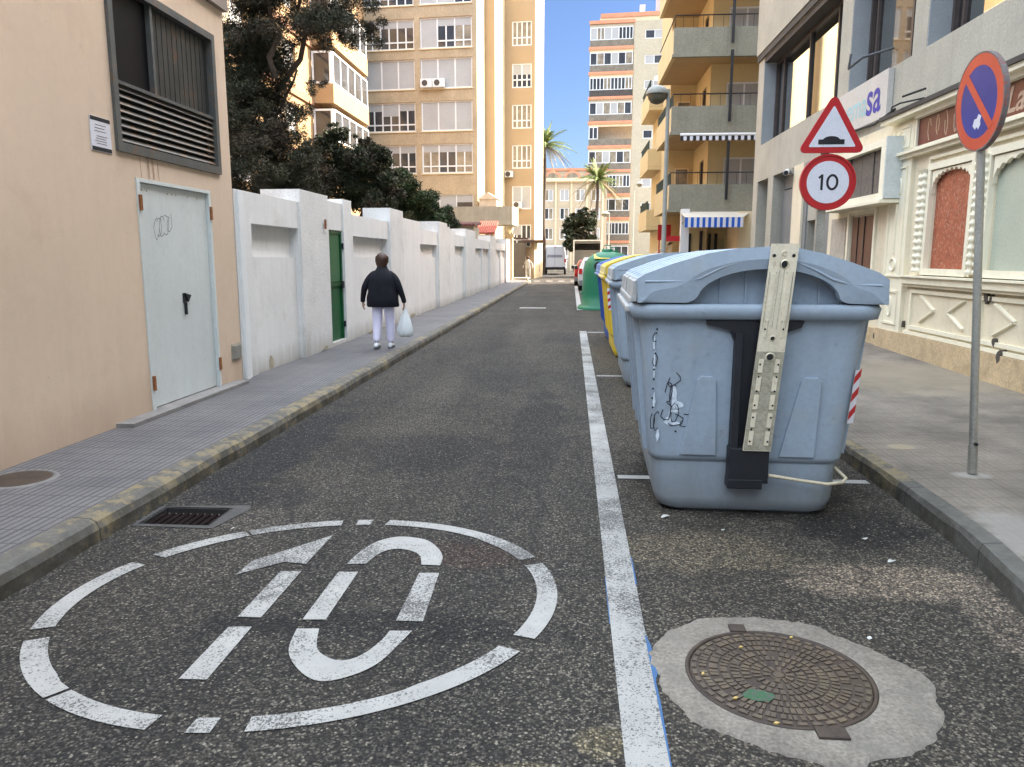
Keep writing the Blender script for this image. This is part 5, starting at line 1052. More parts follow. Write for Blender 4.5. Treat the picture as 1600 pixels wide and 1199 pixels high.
def container(loc, rz, label, m1, m2, detail=False, lid_h=0, lowcol=None):
    T = thing('waste_container', loc, label, 'waste container', 'waste containers in the parking lane', rz)
    L = 1.75
    def ring(z, hx, y0, y1, r=.12): return rrect(-hx, hx, y0, y1, z, r, 5)
    yf = lambda z: .034 * (1.22 - z) / .84
    B = MB()
    B.loft([ring(.008, .48, .10, L - .10, .1), ring(.03, .53, .066, L - .066), ring(.10, .557, .054, L - .054), ring(.33, .572, .048, L - .048), ring(.345, .575, .048, L - .048), ring(.35, .592, .034, L - .034), ring(.38, .597, .032, L - .032), ring(1.0, .655, .012, L - .012), ring(1.235, .68, 0, L)], True)
    B = B.build('body', m1 if not lowcol else lowcol, T)
    m = MB()
    m.loft([ring(1.232, .70, -.02, L + .02, .13), ring(1.24, .735, -.05, L + .05, .14), ring(1.30, .75, -.06, L + .06, .15), ring(1.325, .735, -.045, L + .045, .14), ring(1.326, .64, .05, L - .05, .1)], True); m.build('rim', m1, T)
    # side ribs
    m = MB()
    for y in (.2, .62, 1.08, 1.5):
        for sx in (-1, 1): m.hexa([(sx * .565, y - .04, .38), (sx * .625, y - .03, .38), (sx * .625, y + .03, .38), (sx * .565, y + .04, .38), (sx * .66, y - .05, 1.235), (sx * .715, y - .04, 1.235), (sx * .715, y + .04, 1.235), (sx * .66, y + .05, 1.235)])
    split(m, 'side_rib', m1, T)
    # end panel under the arch
    ax, az0 = .05, 1.30
    arch = [(ax + .46 * math.cos(t) * (1.0 if math.cos(t) < 0 else 1.0), az0 + .245 * math.sin(t)) for t in [math.pi * k / 16 for k in range(17)]]
    m = MB(); m.prism([(ax + .5, 1.28)] + [(x * 1.03, z + .01) for x, z in arch] + [(ax - .5, 1.28)], lambda a, z, d: (a, d, z), .065, .09); e = m.build('end_panel', m1, T)
    m = MB()
    for x in (-.2, -.05, .22, .38): m.box(x - .006, x + .006, .052, .064, 1.33, 1.30 + .22 * math.sqrt(max(0, 1 - ((x - ax) / .46) ** 2)))
    split(m, 'panel_rib', m1, e)
    # lid: outer profile and end cap with arch
    prof = [(-.70, 1.335), (-.705, 1.475), (-.66, 1.505), (-.50, 1.565), (-.30, 1.625), (-.12, 1.655), (.06, 1.665), (.20, 1.66), (.36, 1.625), (.52, 1.575), (.68, 1.515), (.74, 1.475), (.745, 1.33)]
    inner = [(-.66, 1.335), (-.41, 1.335), (-.37, 1.35)] + [(ax + .01 - .41 * math.cos(t), 1.35 + .185 * math.sin(t)) for t in [math.pi * k / 30 for k in range(1, 30)]] + [(.48, 1.35), (.52, 1.335), (.70, 1.33)]
    sh = lambda k: [(x * k, 1.33 + (z - 1.33) * k) for x, z in prof]
    l = MB()
    def capring(y0, y1, pr):
        # polygonal end cap: strips between outer profile and inner arch
        n = 90
        def samp(P, k):
            d = [0]; [d.append(d[-1] + math.dist(P[i], P[i + 1])) for i in range(len(P) - 1)]; t = d[-1] * k / n
            for i in range(len(P) - 1):
                if t <= d[i + 1] + 1e-9: f = (t - d[i]) / (d[i + 1] - d[i] + 1e-9); return (P[i][0] + (P[i + 1][0] - P[i][0]) * f, P[i][1] + (P[i + 1][1] - P[i][1]) * f)
            return P[-1]
        for y, sgn in ((y0, 1), (y1, 1)):
            k0 = len(l.v); V = []
            for k in range(n + 1): a, d = samp(pr, k), samp(inner, k); mid = (a[0] * .45 + d[0] * .55, a[1] * .45 + d[1] * .55); V += [(a[0], y, a[1]), (mid[0], y - (.012 if y == min(y0, y1) and y < 0 else 0), mid[1]), (d[0], y, d[1])]
            l.add(V, [(3 * k + q, 3 * k + 3 + q, 3 * k + 4 + q, 3 * k + 1 + q) for k in range(n) for q in (0, 1)])
        V = [p for k in range(n + 1) for p in ((*[samp(inner, k)[0]], y0, samp(inner, k)[1]), (samp(inner, k)[0], y1, samp(inner, k)[1]))]
        l.add(V, [(2 * k, 2 * k + 1, 2 * k + 3, 2 * k + 2) for k in range(n)])
    capring(-.055, .01, prof); capring(L + .055, L - .01, prof)
    ribs = [(-.055, .06, 1), (.06, .22, .93), (.22, .28, 1), (.28, .48, .93), (.48, .55, 1), (.55, .83, .93), (.83, .92, 1.0), (.92, 1.25, .93), (1.25, 1.35, 1), (1.35, 1.70, .93), (1.70, L + .055, 1)]
    rings = []
    for y0, y1, k in ribs: rings += [[(x * (1 if abs(x) > .69 else k * .5 + .5), y0 + (.02 if k < 1 else 0), (1.33 + (z - 1.33) * (k if z > 1.49 else 1)) + lid_h) for x, z in prof], [(x * (1 if abs(x) > .69 else k * .5 + .5), y1 - (.02 if k < 1 else 0), (1.33 + (z - 1.33) * (k if z > 1.49 else 1)) + lid_h) for x, z in prof]]
    l.loft(rings, True, False, False); l.f = [f for f in l.f if len(f) < 10]; l.sm = l.sm[:len(l.f)]; lid = l.build('lid', m1, T)
    for pts in ([(-.66, 1.46), (-.42, 1.462), (-.34, 1.478), (-.22, 1.54), (-.08, 1.585)], [(.70, 1.44), (.52, 1.445), (.42, 1.475), (.32, 1.53), (.2, 1.58)]):
        rm = MB(); rm.tube([(x, -.058, z) for x, z in pts], .009, 6); rm.build('lid_ridge', m1, lid)
    mod = lid.modifiers.new('bevel', 'BEVEL'); mod.width = .008; mod.segments = 2; mod.limit_method = 'ANGLE'; mod.angle_limit = R(40)
    m = MB()
    for y0, y1 in ((-.03, .38), (.42, .80), (.95, 1.3), (1.36, 1.74)): m.hexa([(-.735, y0, 1.34), (-.705, y0, 1.34), (-.705, y1, 1.34), (-.735, y1, 1.34), (-.725, y0, 1.46), (-.70, y0, 1.47), (-.70, y1, 1.47), (-.725, y1, 1.46)])
    m.cbox(-.745, -.70, .1, L - .1, 1.315, 1.36, .012); split(m, 'lid_edge', m2, lid)
    m = MB(); m.cbox(-.768, -.72, .05, L - .05, 1.27, 1.31, .012); m.build('grab_rail', m2, T)
    m = MB()
    for sx in (-1, 1):
        for y in (.25, L - .25): m.cbox(sx * .42 - .08, sx * .42 + .08, y - .09, y + .09, .0, .06, .01)
    split(m, 'foot', RUBBER, T)
    m = MB()
    for x0, x1 in ((-.36, -.05), (.12, .42)): m.cbox(x0, x1, .085, .14, .0, .02, .006)
    split(m, 'skid', RUBBER, T)
    return T, B, lid, yf
T, B, lid, yf = container((1.10, 4.71, 0), R(-1.6), 'nearest large grey blue container with a metal lifting plate and scratched front', BGREY, BGREYD, True)
SP = lambda x, z, d=0: (x, yf(z) - d, z)
# raised trapezoid ribs
def pad(q, d=.022, nm='raised_rib'):
    m = MB(); m.prism(q, lambda a, z, dd: SP(a, z, dd), -.02, d); o = m.build(nm, BGREY, T); b = o.modifiers.new('b', 'BEVEL'); b.width = .004; b.segments = 2; return o
pad([(-.41, .385), (-.19, .385), (-.21, .86), (-.235, .885), (-.30, .885), (-.325, .86)]); pad([(.19, .385), (.40, .385), (.415, .86), (.39, .885), (.32, .885), (.295, .86)])
m = MB(); SPM = [(-.285, 1.228), (.285, 1.228), (.27, 1.19), (.20, 1.165), (.13, 1.10), (.115, .45), (-.115, .45), (-.115, 1.10), (-.14, 1.165), (-.22, 1.19), (-.28, 1.2)]
m.prism(SPM, lambda a, z, d: SP(a, z, d), .001, .03); br = m.build('black_bracket', BLACK, T)
m = MB(); m.cbox(-.125, .115, -.07, .03, .235, .455, .008); m.cbox(-.128, .08, -.075, .03, .20, .26, .006); m.build('black_pocket', BLACK, T)
m = MB(); m.box(-.115, -.075, -.06, .02, .45, 1.16); m.build('channel_wall', BLACK, T)
# lifting plate, leaning
def PL(a, t, d): x = .035 + .098 * t; return (x + a, -.10 - .012 * t - d + .02, .445 + 1.235 * t)
pl = MB(); q = [(-.082, 0), (.082, 0), (.078, 1), (-.076, 1)]
pl.prism(q, lambda a, t, d: PL(a, t, d), -.008, .008); pl = pl.build('lifting_plate', LEVER, T)
m = MB(); m.prism([(-.080, .004), (.080, .004), (.080, .49), (-.081, .49)], PL, .0082, .0095); m.build('dull_lower_face', LEVD, pl)
m = MB()
for a in (-.047, .047):
    for t0, t1 in ((.64, .86), (.03, .10), (.12, .19), (.21, .28), (.30, .37), (.39, .455)): m.prism([(a - .013, t0), (a + .013, t0), (a + .013, t1), (a - .013, t1)], PL, .008, .017)
    m.prism([(a - .004, .56), (a + .004, .56), (a + .004, .84), (a - .004, .84)], PL, .008, .0175)
m.prism([(-.035, .57), (-.025, .57), (-.025, .86), (-.035, .86)], PL, .008, .012); m.prism([(.025, .57), (.035, .57), (.035, .86), (.025, .86)], PL, .008, .012)
split(m, 'embossed_rib', LEVER, pl)
m = MB()
for a in (-.066, -.030, .030, .066): m.prism([(a - .002, .60), (a + .002, .60), (a + .002, .87), (a - .002, .87)], PL, .0083, .0095)
for a in (-.012, .014): m.prism([(a - .0015, .60), (a + .0015, .60), (a + .0015, .88), (a - .0015, .88)], PL, .0083, .009)
m.prism([(-.08, .486), (.08, .486), (.08, .492), (-.08, .492)], PL, .0083, .0105)
split(m, 'shade_seam_line', LEVD, pl)  # dull strips colour in the shade beside the ribs; the crosswise one is a seam
def hole(m, a, t, r, d0, d1, n=16): m.prism([(a + r * math.cos(2 * math.pi * k / n), t + r / 1.235 * math.sin(2 * math.pi * k / n)) for k in range(n)], PL, d0, d1)
m = MB()
for a, t, r in ((-.055, .945, .010), (.055, .945, .010), (.005, .905, .022), (.0, .555, .011), (.0, .465, .018), (-.052, .60, .006), (.052, .60, .006)) + tuple((s * .052, t, .006) for s in (-1, 1) for t in (.05, .11, .17, .23, .30, .37, .43)): hole(m, a, t, r, .018 if r < .007 else .0083, .019 if r < .007 else .0105)
split(m, 'bolt_hole', RUBBER, pl)
m = MB()
for a, t, r in ((.0, .955, .016), (.012, .905, .028), (.0, .555, .018), (.0, .465, .03)):
    for k in range(16):
        t0, t1 = 2 * math.pi * k / 16, 2 * math.pi * (k + 1) / 16; f = lambda rr2, th, d: PL(a + rr2 * math.cos(th), t + rr2 / 1.235 * math.sin(th), d)
        m.add([f(r, t0, .0085), f(r, t1, .0085), f(r * .78, t1, .014), f(r * .78, t0, .014)], [(0, 1, 2, 3)])
m.build('washer', LEVER, pl)
m = MB(); m.cbox(-.18, -.07, -.055, -.02, 1.535, 1.575, .006); m.cbox(.28, .36, -.055, -.02, 1.52, 1.56, .006); split(m, 'hinge_block', BGREY, T)
m = MB(); m.tube([(.12, -.05, .285), (.30, -.06, .262), (.46, -.07, .245), (.56, -.04, .25), (.60, .02, .26), (.56, .12, .30)], .0105, 8); m.build('pedal_bar', mat('bone_bar', (.5, .44, .32), .6, .1, 9), T)
m = MB()
RS = lambda a, z, d: (.655 + (z - .8) * .085 + a - .022, .055 - d + a * .6, z)
m = MB(); m.prism([(-.028, .60), (.016, .60), (.016, .93), (-.028, .93)], RS, .0, .004); rs = m.build('reflective_strip', SWH, T)
m = MB()
for k in range(3): z0 = .62 + k * .11; m.prism([(-.028, z0), (.016, z0 + .05), (.016, z0 + .10), (-.028, z0 + .05)], RS, .004, .0055)
split(m, 'red_stripe', RED, rs)
# scratches and scrawl on the front
rr = random.Random(31); INK = mat('marker_ink', (.02, .022, .03), .6); SCR = mat('scratch_white', (.55, .62, .7), .7, .2, 30)
m = MB(); fnp = lambda a, z, d: SP(a, z, .0095 + d - .008)
for (x, z, sx, sz, n) in ((-.50, .66, .1, .12, 2), (-.46, .86, .12, .08, 1), (-.44, .60, .14, .08, 2), (-.49, .78, .07, .14, 2), (-.585, 1.12, .04, .06, 1), (-.585, .6, .05, .12, 2), (-.58, .98, .05, .08, 1)): scrib(m, fnp, x, z, sx, sz, n, .0055, rr, .0012)
for x, z in ((-.585, .92), (-.585, .86), (-.588, .8), (-.59, .74), (-.585, .68), (-.44, .53), (-.58, 1.02), (-.575, 1.17)): m.prism([(x - .008, z), (x, z - .008), (x + .008, z), (x, z + .009)], fnp, .0005, .0015)
m.build('scrawl', INK, B)
m = MB()
for (x, z, a, b) in ((-.455, .74, .019, .085), (-.43, .70, .03, .03), (-.49, .60, .03, .03), (-.55, .50, .012, .04), (-.45, .66, .03, .012), (-.445, .58, .035, .014), (-.48, .63, .012, .03), (-.585, .95, .008, .09), (-.58, .72, .01, .06), (-.59, 1.08, .007, .05)):
    m.prism([(x + a * rr.uniform(.5, 1.2) * math.cos(t), z + b * rr.uniform(.6, 1.2) * math.sin(t)) for t in [2 * math.pi * k / 10 for k in range(10)]], fnp, .0002, .0008)
m.build('scratch_patch', SCR, B)
container((1.22, 9.45, 0), R(-1), 'second grey blue container, standing between the nearest one and the yellow one', BGREY, BGREYD)
T, *_ = container((1.25, 12.35, 0), 0, 'container with a yellow lid and yellow body behind two grey ones', BYEL, BYELD, lid_h=0)
m = MB()
RS = lambda a, z, d: (-.625 - (z - .8) * .085 + a, .02 - d, z)
m.prism([(-.03, .78), (.05, .78), (.05, 1.12), (-.03, 1.12)], RS, .0, .004); rs = m.build('reflective_strip', SWH, T); m = MB()
for k in range(3): z0 = .79 + k * .11; m.prism([(-.03, z0), (.05, z0 + .05), (.05, z0 + .10), (-.03, z0 + .05)], RS, .004, .0055)
split(m, 'red_stripe', RED, rs)
container((1.27, 14.3, 0), R(1), 'blue paper recycling container behind the yellow one', BBLU, BBLUD)
def igloo(loc, label):
    T = thing('bottle_bank', loc, label, 'bottle bank', 'green bottle banks'); B = MB(); rings = []
    for z, k in ((0, .92), (.05, .92), (.1, .88), (.14, .80), (.5, .78), (1.1, .75), (1.4, .70), (1.58, .60), (1.70, .45), (1.77, .28), (1.80, .1)):
        rings.append([(k * math.copysign(abs(math.cos(t)) ** .7, math.cos(t)), k * math.copysign(abs(math.sin(t)) ** .7, math.sin(t)), z) for t in [2 * math.pi * i / 28 for i in range(28)]])
    B.loft(rings); B = B.build('body', BGRE, T)
    m = MB(); m.lathe([(.18, 1.78), (.18, 1.86), (.14, 1.87)], n=14); m.tube([(-.12, 0, 1.86), (-.1, 0, 1.98), (.1, 0, 1.98), (.12, 0, 1.86)], .02, 6); m.build('lifting_hook', BGRE, B)
    for sx in (-1, 1):
        m = MB(); m.lathe([(.13, 0), (.13, .06), (.1, .06)], n=14); m.v = [(x + sx * .3, -.70 - z, 1.35 + y) for x, y, z in m.v]; m.build('bottle_opening', BLACK, B)
    m = MB(); m.box(-.42, .05, -.62, -.3, 1.70, 1.712); m.v = [(x, y, z + (y + .3) * .42) for x, y, z in m.v]; m.build('yellow_label', BYEL, B)
    m = MB(); m.tube([(-.76, -.3, .5), (-.82, -.3, .5), (-.82, .3, .5), (-.76, .3, .5)], .02, 6); m.build('side_handle', BGRE, B)
igloo((1.12, 24.7, 0), 'dark green domed bottle bank beyond the blue container')
igloo((1.55, 29.2, 0), 'second green bottle bank mostly hidden behind the first')

# ================================================================== PEOPLE
def skin(name, chains, m, parent, sub=2, shift=(0, 0, 0), sc_=1.0):
    """chains: lists of (x,y,z,rx[,ry]); chains after the first start on an existing point"""
    V = []; Ed = []; Rd = []; ix = {}
    for ch in chains:
        prev = None
        for p in ch:
            k = tuple(round(v, 4) for v in p[:3])
            if k not in ix: ix[k] = len(V); V.append(Vector(p[:3]) * sc_ + Vector(shift)); Rd.append((p[3] * sc_, (p[4] if len(p) > 4 else p[3]) * sc_))
            i = ix[k]
            if prev is not None and prev != i: Ed.append((prev, i))
            prev = i
    me = bpy.data.meshes.new('sk'); me.from_pydata(V, Ed, []); o = bpy.data.objects.new('sk', me); col.objects.link(o)
    md = o.modifiers.new('skin', 'SKIN'); md.use_smooth_shade = True; md.branch_smoothing = .6
    for i, r in enumerate(Rd): me.skin_vertices[0].data[i].radius = r; me.skin_vertices[0].data[i].use_root = (i == 0)
    sb = o.modifiers.new('sub', 'SUBSURF'); sb.levels = sub; sb.render_levels = sub
    dg = bpy.context.evaluated_depsgraph_get(); dg.update(); nm = bpy.data.meshes.new_from_object(o.evaluated_get(dg)); bpy.data.objects.remove(o)
    nm.name = name; nm.materials.clear(); nm.materials.append(m); nm.polygons.foreach_set('use_smooth', [True] * len(nm.polygons))
    r = bpy.data.objects.new(name, nm); col.objects.link(r); r.parent = parent; return r
def person(loc, rz, label, coat, trous, shoe, hair, H=1.56, fat=1.0, coat_len=.66, stride=.10):
    s = H / 1.6; T = thing('person', loc, label, 'person', rz=rz)
    hp = .80
    ft = {-1: .13 * stride / .1 * -1 + .02, 1: stride * .9}       # left foot back, right foot forward
    knee = lambda sx: (sx * .10, ft[sx] * .5 + .03, .44); ank = lambda sx: (sx * .10, ft[sx], .09 if sx > 0 else .11)
    sh, el, wr = (.19, 0, 1.29), {}, {}
    el = {-1: (-.30, -.04, 1.04), 1: (.29, -.01, 1.03)}; wr = {-1: (-.355, .02, .82), 1: (.355, .05, .81)}
    fing = []
    for sx in (-1, 1):
        w_ = Vector(wr[sx]); 
        for k, L in enumerate((.075, .085, .08, .065)):
            b0 = w_ + Vector((0.0, .028 - .019 * k, -.085)); fing.append([(*(w_ + Vector((0, .004, -.05))), .026, .016), (*b0, .0095), (*(b0 + Vector((-sx * .008, 0, -L * .5))), .0085), (*(b0 + Vector((-sx * .028, 0, -L * .85))), .007)])
        fing.append([(*(w_ + Vector((0, .004, -.05))), .026, .016), (*(w_ + Vector((-sx * .01, .04, -.06))), .011), (*(w_ + Vector((-sx * .016, .052, -.095))), .009)])
    arm = lambda sx: [(0, 0, 1.27, .12, .09), (sx * .185, 0, 1.28, .05), (*el[sx], .038), (*wr[sx], .024), (*(Vector(wr[sx]) + Vector((0, .004, -.05))), .026, .016)]
    leg = lambda sx: [(0, 0, .86, .13, .10), (sx * .095, 0, .78, .08), (*knee(sx), .052), (*ank(sx), .036), (sx * .105, ft[sx] + .10, .04, .035, .025)]
    chains = [[(0, 0, .86, .13, .10), (0, 0, 1.05, .13, .09), (0, 0, 1.27, .12, .09), (0, 0, 1.37, .05), (0, .01, 1.42, .05), (0, .02, 1.49, .072, .085), (0, .02, 1.545, .065, .075)]] + [arm(-1), arm(1), leg(-1), leg(1)] + fing
    b = skin('body', chains, SKIN, T, 2, (0, 0, 0), s)
    for sx in (-1, 1):
        m = MB(); m.lathe([(.0, -.03), (.016, -.02), (.02, 0), (.014, .025), (0, .03)], (0, 0, 0), 8, False); m.v = [((x * .5 + sx * .078) * s, (y + .015) * s, (z + 1.485) * s) for x, y, z in m.v]; m.build('ear', SKIN, b)
    m = MB(); m.add([(-.013 * s, .098 * s, 1.47 * s), (.013 * s, .098 * s, 1.47 * s), (0, .128 * s, 1.473 * s), (0, .1 * s, 1.52 * s)], [(0, 1, 2), (0, 2, 3), (1, 3, 2), (0, 3, 1)]); m.build('nose', SKIN, b)
    m = MB(); [m.lathe([(0, 0), (.009 * s, .001), (.0, .004)], (0, 0, 0), 8, False) for _ in range(1)]; m.v = [(x, .103 * s + z, 1.435 * s + y * .4) for x, y, z in m.v]; m.build('mouth', mat('lip', (.4, .13, .12)), b)
    for sx in (-1, 1):
        m = MB(); m.lathe([(0, .008), (.008, .004), (.009, 0)], (0, 0, 0), 8, False); m.v = [((x + sx * .03) * s, .094 * s + z, 1.50 * s + y) for x, y, z in m.v]; m.build('eye', BLACK, b)
    # coat: torso rings + sleeves in one mesh
    f = fat; cz = hp - .08 if coat_len > .6 else .9
    C = MB(); rings = []
    def er(z, rx, ry, dy=0, n=28, w=0):
        return [(rx * math.cos(t) * (1 + w * math.sin(5 * t + z * 20)), dy + ry * math.sin(t) * (1 + w * math.sin(4 * t + z * 13)), z) for t in [2 * math.pi * k / n for k in range(n)]]
    for z, rx, ry, dy, ww in ((cz, .235, .17, 0, .035), (cz + .02, .245, .18, 0, .045), (.86, .243, .178, 0, .05), (.92, .240, .172, 0, .03), (.98, .232, .168, 0, .045), (1.04, .226, .164, 0, .02), (1.1, .218, .16, 0, .035), (1.15, .212, .156, 0, .015), (1.2, .205, .15, 0, .01), (1.28, .17, .13, 0, .01), (1.335, .11, .10, 0, 0), (1.37, .085, .085, .005, 0), (1.41, .075, .08, .01, 0)): rings.append(er(z, rx * f, ry * f, dy, w=ww))
    C.loft(rings, False); C.v = [tuple(Vector(p) * s) for p in C.v]; c_ = C.build('coat', coat, T); so = c_.modifiers.new('s', 'SOLIDIFY'); so.thickness = .012
    sl = skin('sleeves', [[(0, 0, 1.24, .10, .085), (sx * .14 * f, 0, 1.275, .07), (sx * .205 * f, -.01, 1.18, .074), (el[sx][0] * 1.02, el[sx][1], el[sx][2], .06), (wr[sx][0], wr[sx][1] - .004, wr[sx][2] + .02, .044), (wr[sx][0], wr[sx][1], wr[sx][2] - .035, .047)] for sx in (-1, 1)], coat, c_, 2, (0, 0, 0), s)
    m = MB(); m.loft([er(cz - .001, .24 * f, .176 * f), er(cz + .045, .252 * f, .187 * f)], False); m.v = [tuple(Vector(p) * s) for p in m.v]; m.build('hem', coat, c_)
    skin('trousers', [[(0, 0, .86, .155, .12), (sx * .10, 0, .76, .112, .105), (knee(sx)[0], knee(sx)[1], knee(sx)[2], .088), (ank(sx)[0], ank(sx)[1], ank(sx)[2] + .06, .066), (ank(sx)[0], ank(sx)[1], ank(sx)[2] + .01, .07)] for sx in (-1, 1)], trous, T, 2, (0, 0, 0), s)
    for sx in (-1, 1):
        a = ank(sx); m = MB(); up = .0 if sx > 0 else .018; rr2 = []
        for y, w_, h in ((-.075, .02, .03), (-.06, .038, .06), (-.02, .042, .085), (.03, .042, .07), (.09, .046, .05), (.14, .04, .035), (.165, .02, .02)): rr2.append([(a[0] + w_ * math.cos(t), a[1] + y, .022 + up + (h * .5 + h * .5 * math.sin(t))) for t in [2 * math.pi * k / 12 for k in range(12)]])
        m.loft(rr2); m.v = [tuple(Vector(p) * s) for p in m.v]; so_ = m.build('shoe', shoe, T)
        m = MB(); q = [(a[0] + w_ * g, a[1] + y) for g in (1, -1) for y, w_ in (((-.08, .025), (-.05, .042), (.0, .044), (.09, .05), (.15, .035)) if g > 0 else ((.15, .035), (.09, .05), (.0, .044), (-.05, .042), (-.08, .025)))]
        m.prism(q, lambda x, y, z: (x * s, y * s, z), .001 + up, .022 + up); m.build('sole', SOLE, so_)
    h = MB(); hr = []
    for z, rx, ry, dy in ((1.385, .055, .04, -.04), (1.41, .078, .066, -.02), (1.44, .09, .086, -.006), (1.48, .101, .102, .002), (1.52, .106, .108, .006), (1.56, .098, .102, .008), (1.595, .078, .082, .008), (1.615, .05, .055, .006), (1.625, .012, .012, .006)): hr.append([(x + random.uniform(-.011, .011), y + random.uniform(-.011, .011), zz_ + random.uniform(-.009, .009)) for x, y, zz_ in er(z, rx, ry, dy, 30, .05)])
    h.loft(hr); h.v = [tuple(Vector(p) * s) for p in h.v]; hh = h.build('hair', hair, T)
    return T, {k: Vector(v) * s for k, v in wr.items()}
px_, py_ = -3.05, 12.35
T, wr_ = person((px_, py_, .13), 0, 'person walking away in a dark navy coat and lavender white trousers carrying a bag', NAVY, TROUS, SHOE, HAIR, 1.52, 1.12)
BT = thing('plastic_bag', (px_ + wr_[1].x + .015, py_ + wr_[1].y, .13 + wr_[1].z - .12), 'translucent white plastic carrier bag hanging from the walking person\'s right hand', 'bag')
bm_ = MB(); rings = []; rr = random.Random(8)
for z, rx, ry in ((-.0, .016, .012), (-.06, .035, .022), (-.14, .075, .05), (-.24, .105, .075), (-.34, .125, .09), (-.41, .12, .09), (-.445, .09, .07), (-.455, .02, .02)):
    ph = z * 9; rings.append([(rx * math.cos(t) * (1 + .13 * math.sin(5 * t + ph) + .06 * math.sin(11 * t)), ry * math.sin(t) * (1 + .13 * math.sin(4 * t - ph)), z + .012 * math.sin(6 * t)) for t in [2 * math.pi * k / 36 for k in range(36)]])
bm_.loft(rings); mb_, tb, pb = newmat('thin_plastic'); pb.inputs['Base Color'].default_value = (.75, .79, .80, 1); pb.inputs['Roughness'].default_value = .35; pb.inputs['Alpha'].default_value = .86; bump(tb, pb, noise(tb, coords(tb, 1, 1, .3), 25, 4), .6, .01)
bm_.build('bag_body', mb_, BT)
for sx in (-1, 1): m = MB(); m.tube([(sx * .01, 0, -.02), (sx * .018, 0, .03), (sx * .006, -.012, .062)], .006, 6); m.build('handle', mb_, BT)
person((-3.35, 60, .0), R(170), 'distant person dressed in white by the dark shop canopy', mat('off_white_cloth', (.4, .4, .38), .8), mat('off_white_cloth', (.4, .4, .38), .8), SHOE, HAIR, 1.7, .9)

# ================================================================== VEHICLES
def wheel(T, x, y, r=.32, w_=.2):
    W0 = bpy.data.objects.new('wheel', None); col.objects.link(W0); W0.parent = T; W0.location = (x, y, r)
    m = MB(); m.lathe([(r * .6, -w_ / 2), (r * .95, -w_ / 2), (r, -w_ * .35), (r, w_ * .35), (r * .95, w_ / 2), (r * .6, w_ / 2)], n=20); m.v = [(z, y_, x_) for x_, y_, z in m.v]; m.build('tyre', RUBBER, W0)
    m = MB(); m.lathe([(.02, -w_ * .52), (r * .6, -w_ * .45), (r * .6, w_ * .45), (.02, w_ * .52)], n=14); m.v = [(z, y_, x_) for x_, y_, z in m.v]; m.build('rim', GALV, W0)
def vehicle(name, loc, label, cat, paint, W, L, Ht, prof, glass_z, rearwin, lights, kind='car', low=.25):
    """prof: list of (y, z_roof, half width scale at roof) from the rear bumper forward; rear at y=0"""
    T = thing(name, loc, label, cat); B = MB(); rings = []; hw = W / 2
    for y, zr, ks, kw in prof:
        sh_ = min(zr, glass_z); n = 6; pts = [(-hw * kw * .93, low), (-hw * kw, low + .12), (-hw * kw, sh_ * .75), (-hw * kw * .98, sh_)]
        pts += [(-hw * ks, zr - .10), (-hw * ks * .9, zr - .02), (0, zr + .015)]
        rings.append([(x, y, z) for x, z in pts] + [(-x, y, z) for x, z in pts[-2::-1]])
    B.loft(rings, True); B = B.build('body', paint, T); b = B.modifiers.new('b', 'BEVEL'); b.width = .03; b.segments = 2; b.limit_method = 'ANGLE'; b.angle_limit = R(35)
    x0, x1, z0, z1, tl = rearwin
    m = MB(); m.hexa([(x0, -.012, z0), (x1, -.012, z0), (x1, .05, z0), (x0, .05, z0), (x0 * .86, tl - .012, z1), (x1 * .86, tl - .012, z1), (x1 * .86, tl + .08, z1), (x0 * .86, tl + .08, z1)]); m.build('rear_window', PANE if kind != 'van' else mat('pale_van_window', (.25, .28, .36), .3), T)
    for sx in (-1, 1):
        lx, lz0, lz1, lw = lights; m = MB(); m.cbox(sx * lx - lw / 2, sx * lx + lw / 2, -.03, .06, lz0, lz1, .01); m.build('tail_light', mat('tail_red', (.55, .02, .02), .3), T)
        m = MB(); m.cbox(sx * (hw + .1) - .08, sx * (hw + .1) + .08, L * .66, L * .66 + .09, glass_z + .02, glass_z + .2, .02); m.build('mirror', BLACK if kind != 'van' else paint, T)
    m = MB(); m.cbox(-hw * .97, hw * .97, -.07, .12, low, low + .26, .03); m.build('bumper', BLACK if kind == 'van' else MGREY, T)
    m = MB(); m.box(-.26, .26, -.085 if kind != 'van' else -.045, -.02, *( (.72, .83) if kind == 'van' else (.62, .73))); m.build('number_plate', SWH, T)
    for sx in (-1, 1):
        for y in (L * .18, L * .8): wheel(T, sx * (hw - .11), y)
    return T
SILV = mat('white_car_paint', (.55, .56, .57), .25, .04, 2); VANP = mat('pale_blue_white_paint', (.62, .66, .76), .35, .05, 2)
vehicle('parked_car', (1.25, 38, 0), 'white car parked facing away just beyond the green bottle bank', 'car', SILV, 1.8, 4.2, 1.62, [(0, 1.0, .78, .97), (.06, 1.12, .78, 1), (.45, 1.57, .72, 1), (1.4, 1.64, .74, 1), (2.4, 1.58, .72, 1), (3.1, 1.05, .82, 1), (4.1, .85, .8, .96), (4.2, .6, .75, .9)], .98, (-.68, .68, 1.02, 1.46, .33), (.80, .82, 1.08, .16))
vehicle('parked_car', (1.05, 45, 0), 'dark red car parked ahead of the white one, only its edge showing', 'car', mat('dark_red_paint', (.28, .01, .012), .3, .1, 2), 1.75, 4.1, 1.5, [(0, .95, .78, .97), (.06, 1.05, .78, 1), (.5, 1.43, .7, 1), (1.4, 1.5, .72, 1), (2.4, 1.44, .7, 1), (3.1, 1.0, .82, 1), (4.0, .82, .8, .96), (4.1, .6, .75, .9)], .92, (-.64, .64, .96, 1.34, .36), (.74, .7, 1.0, .18))
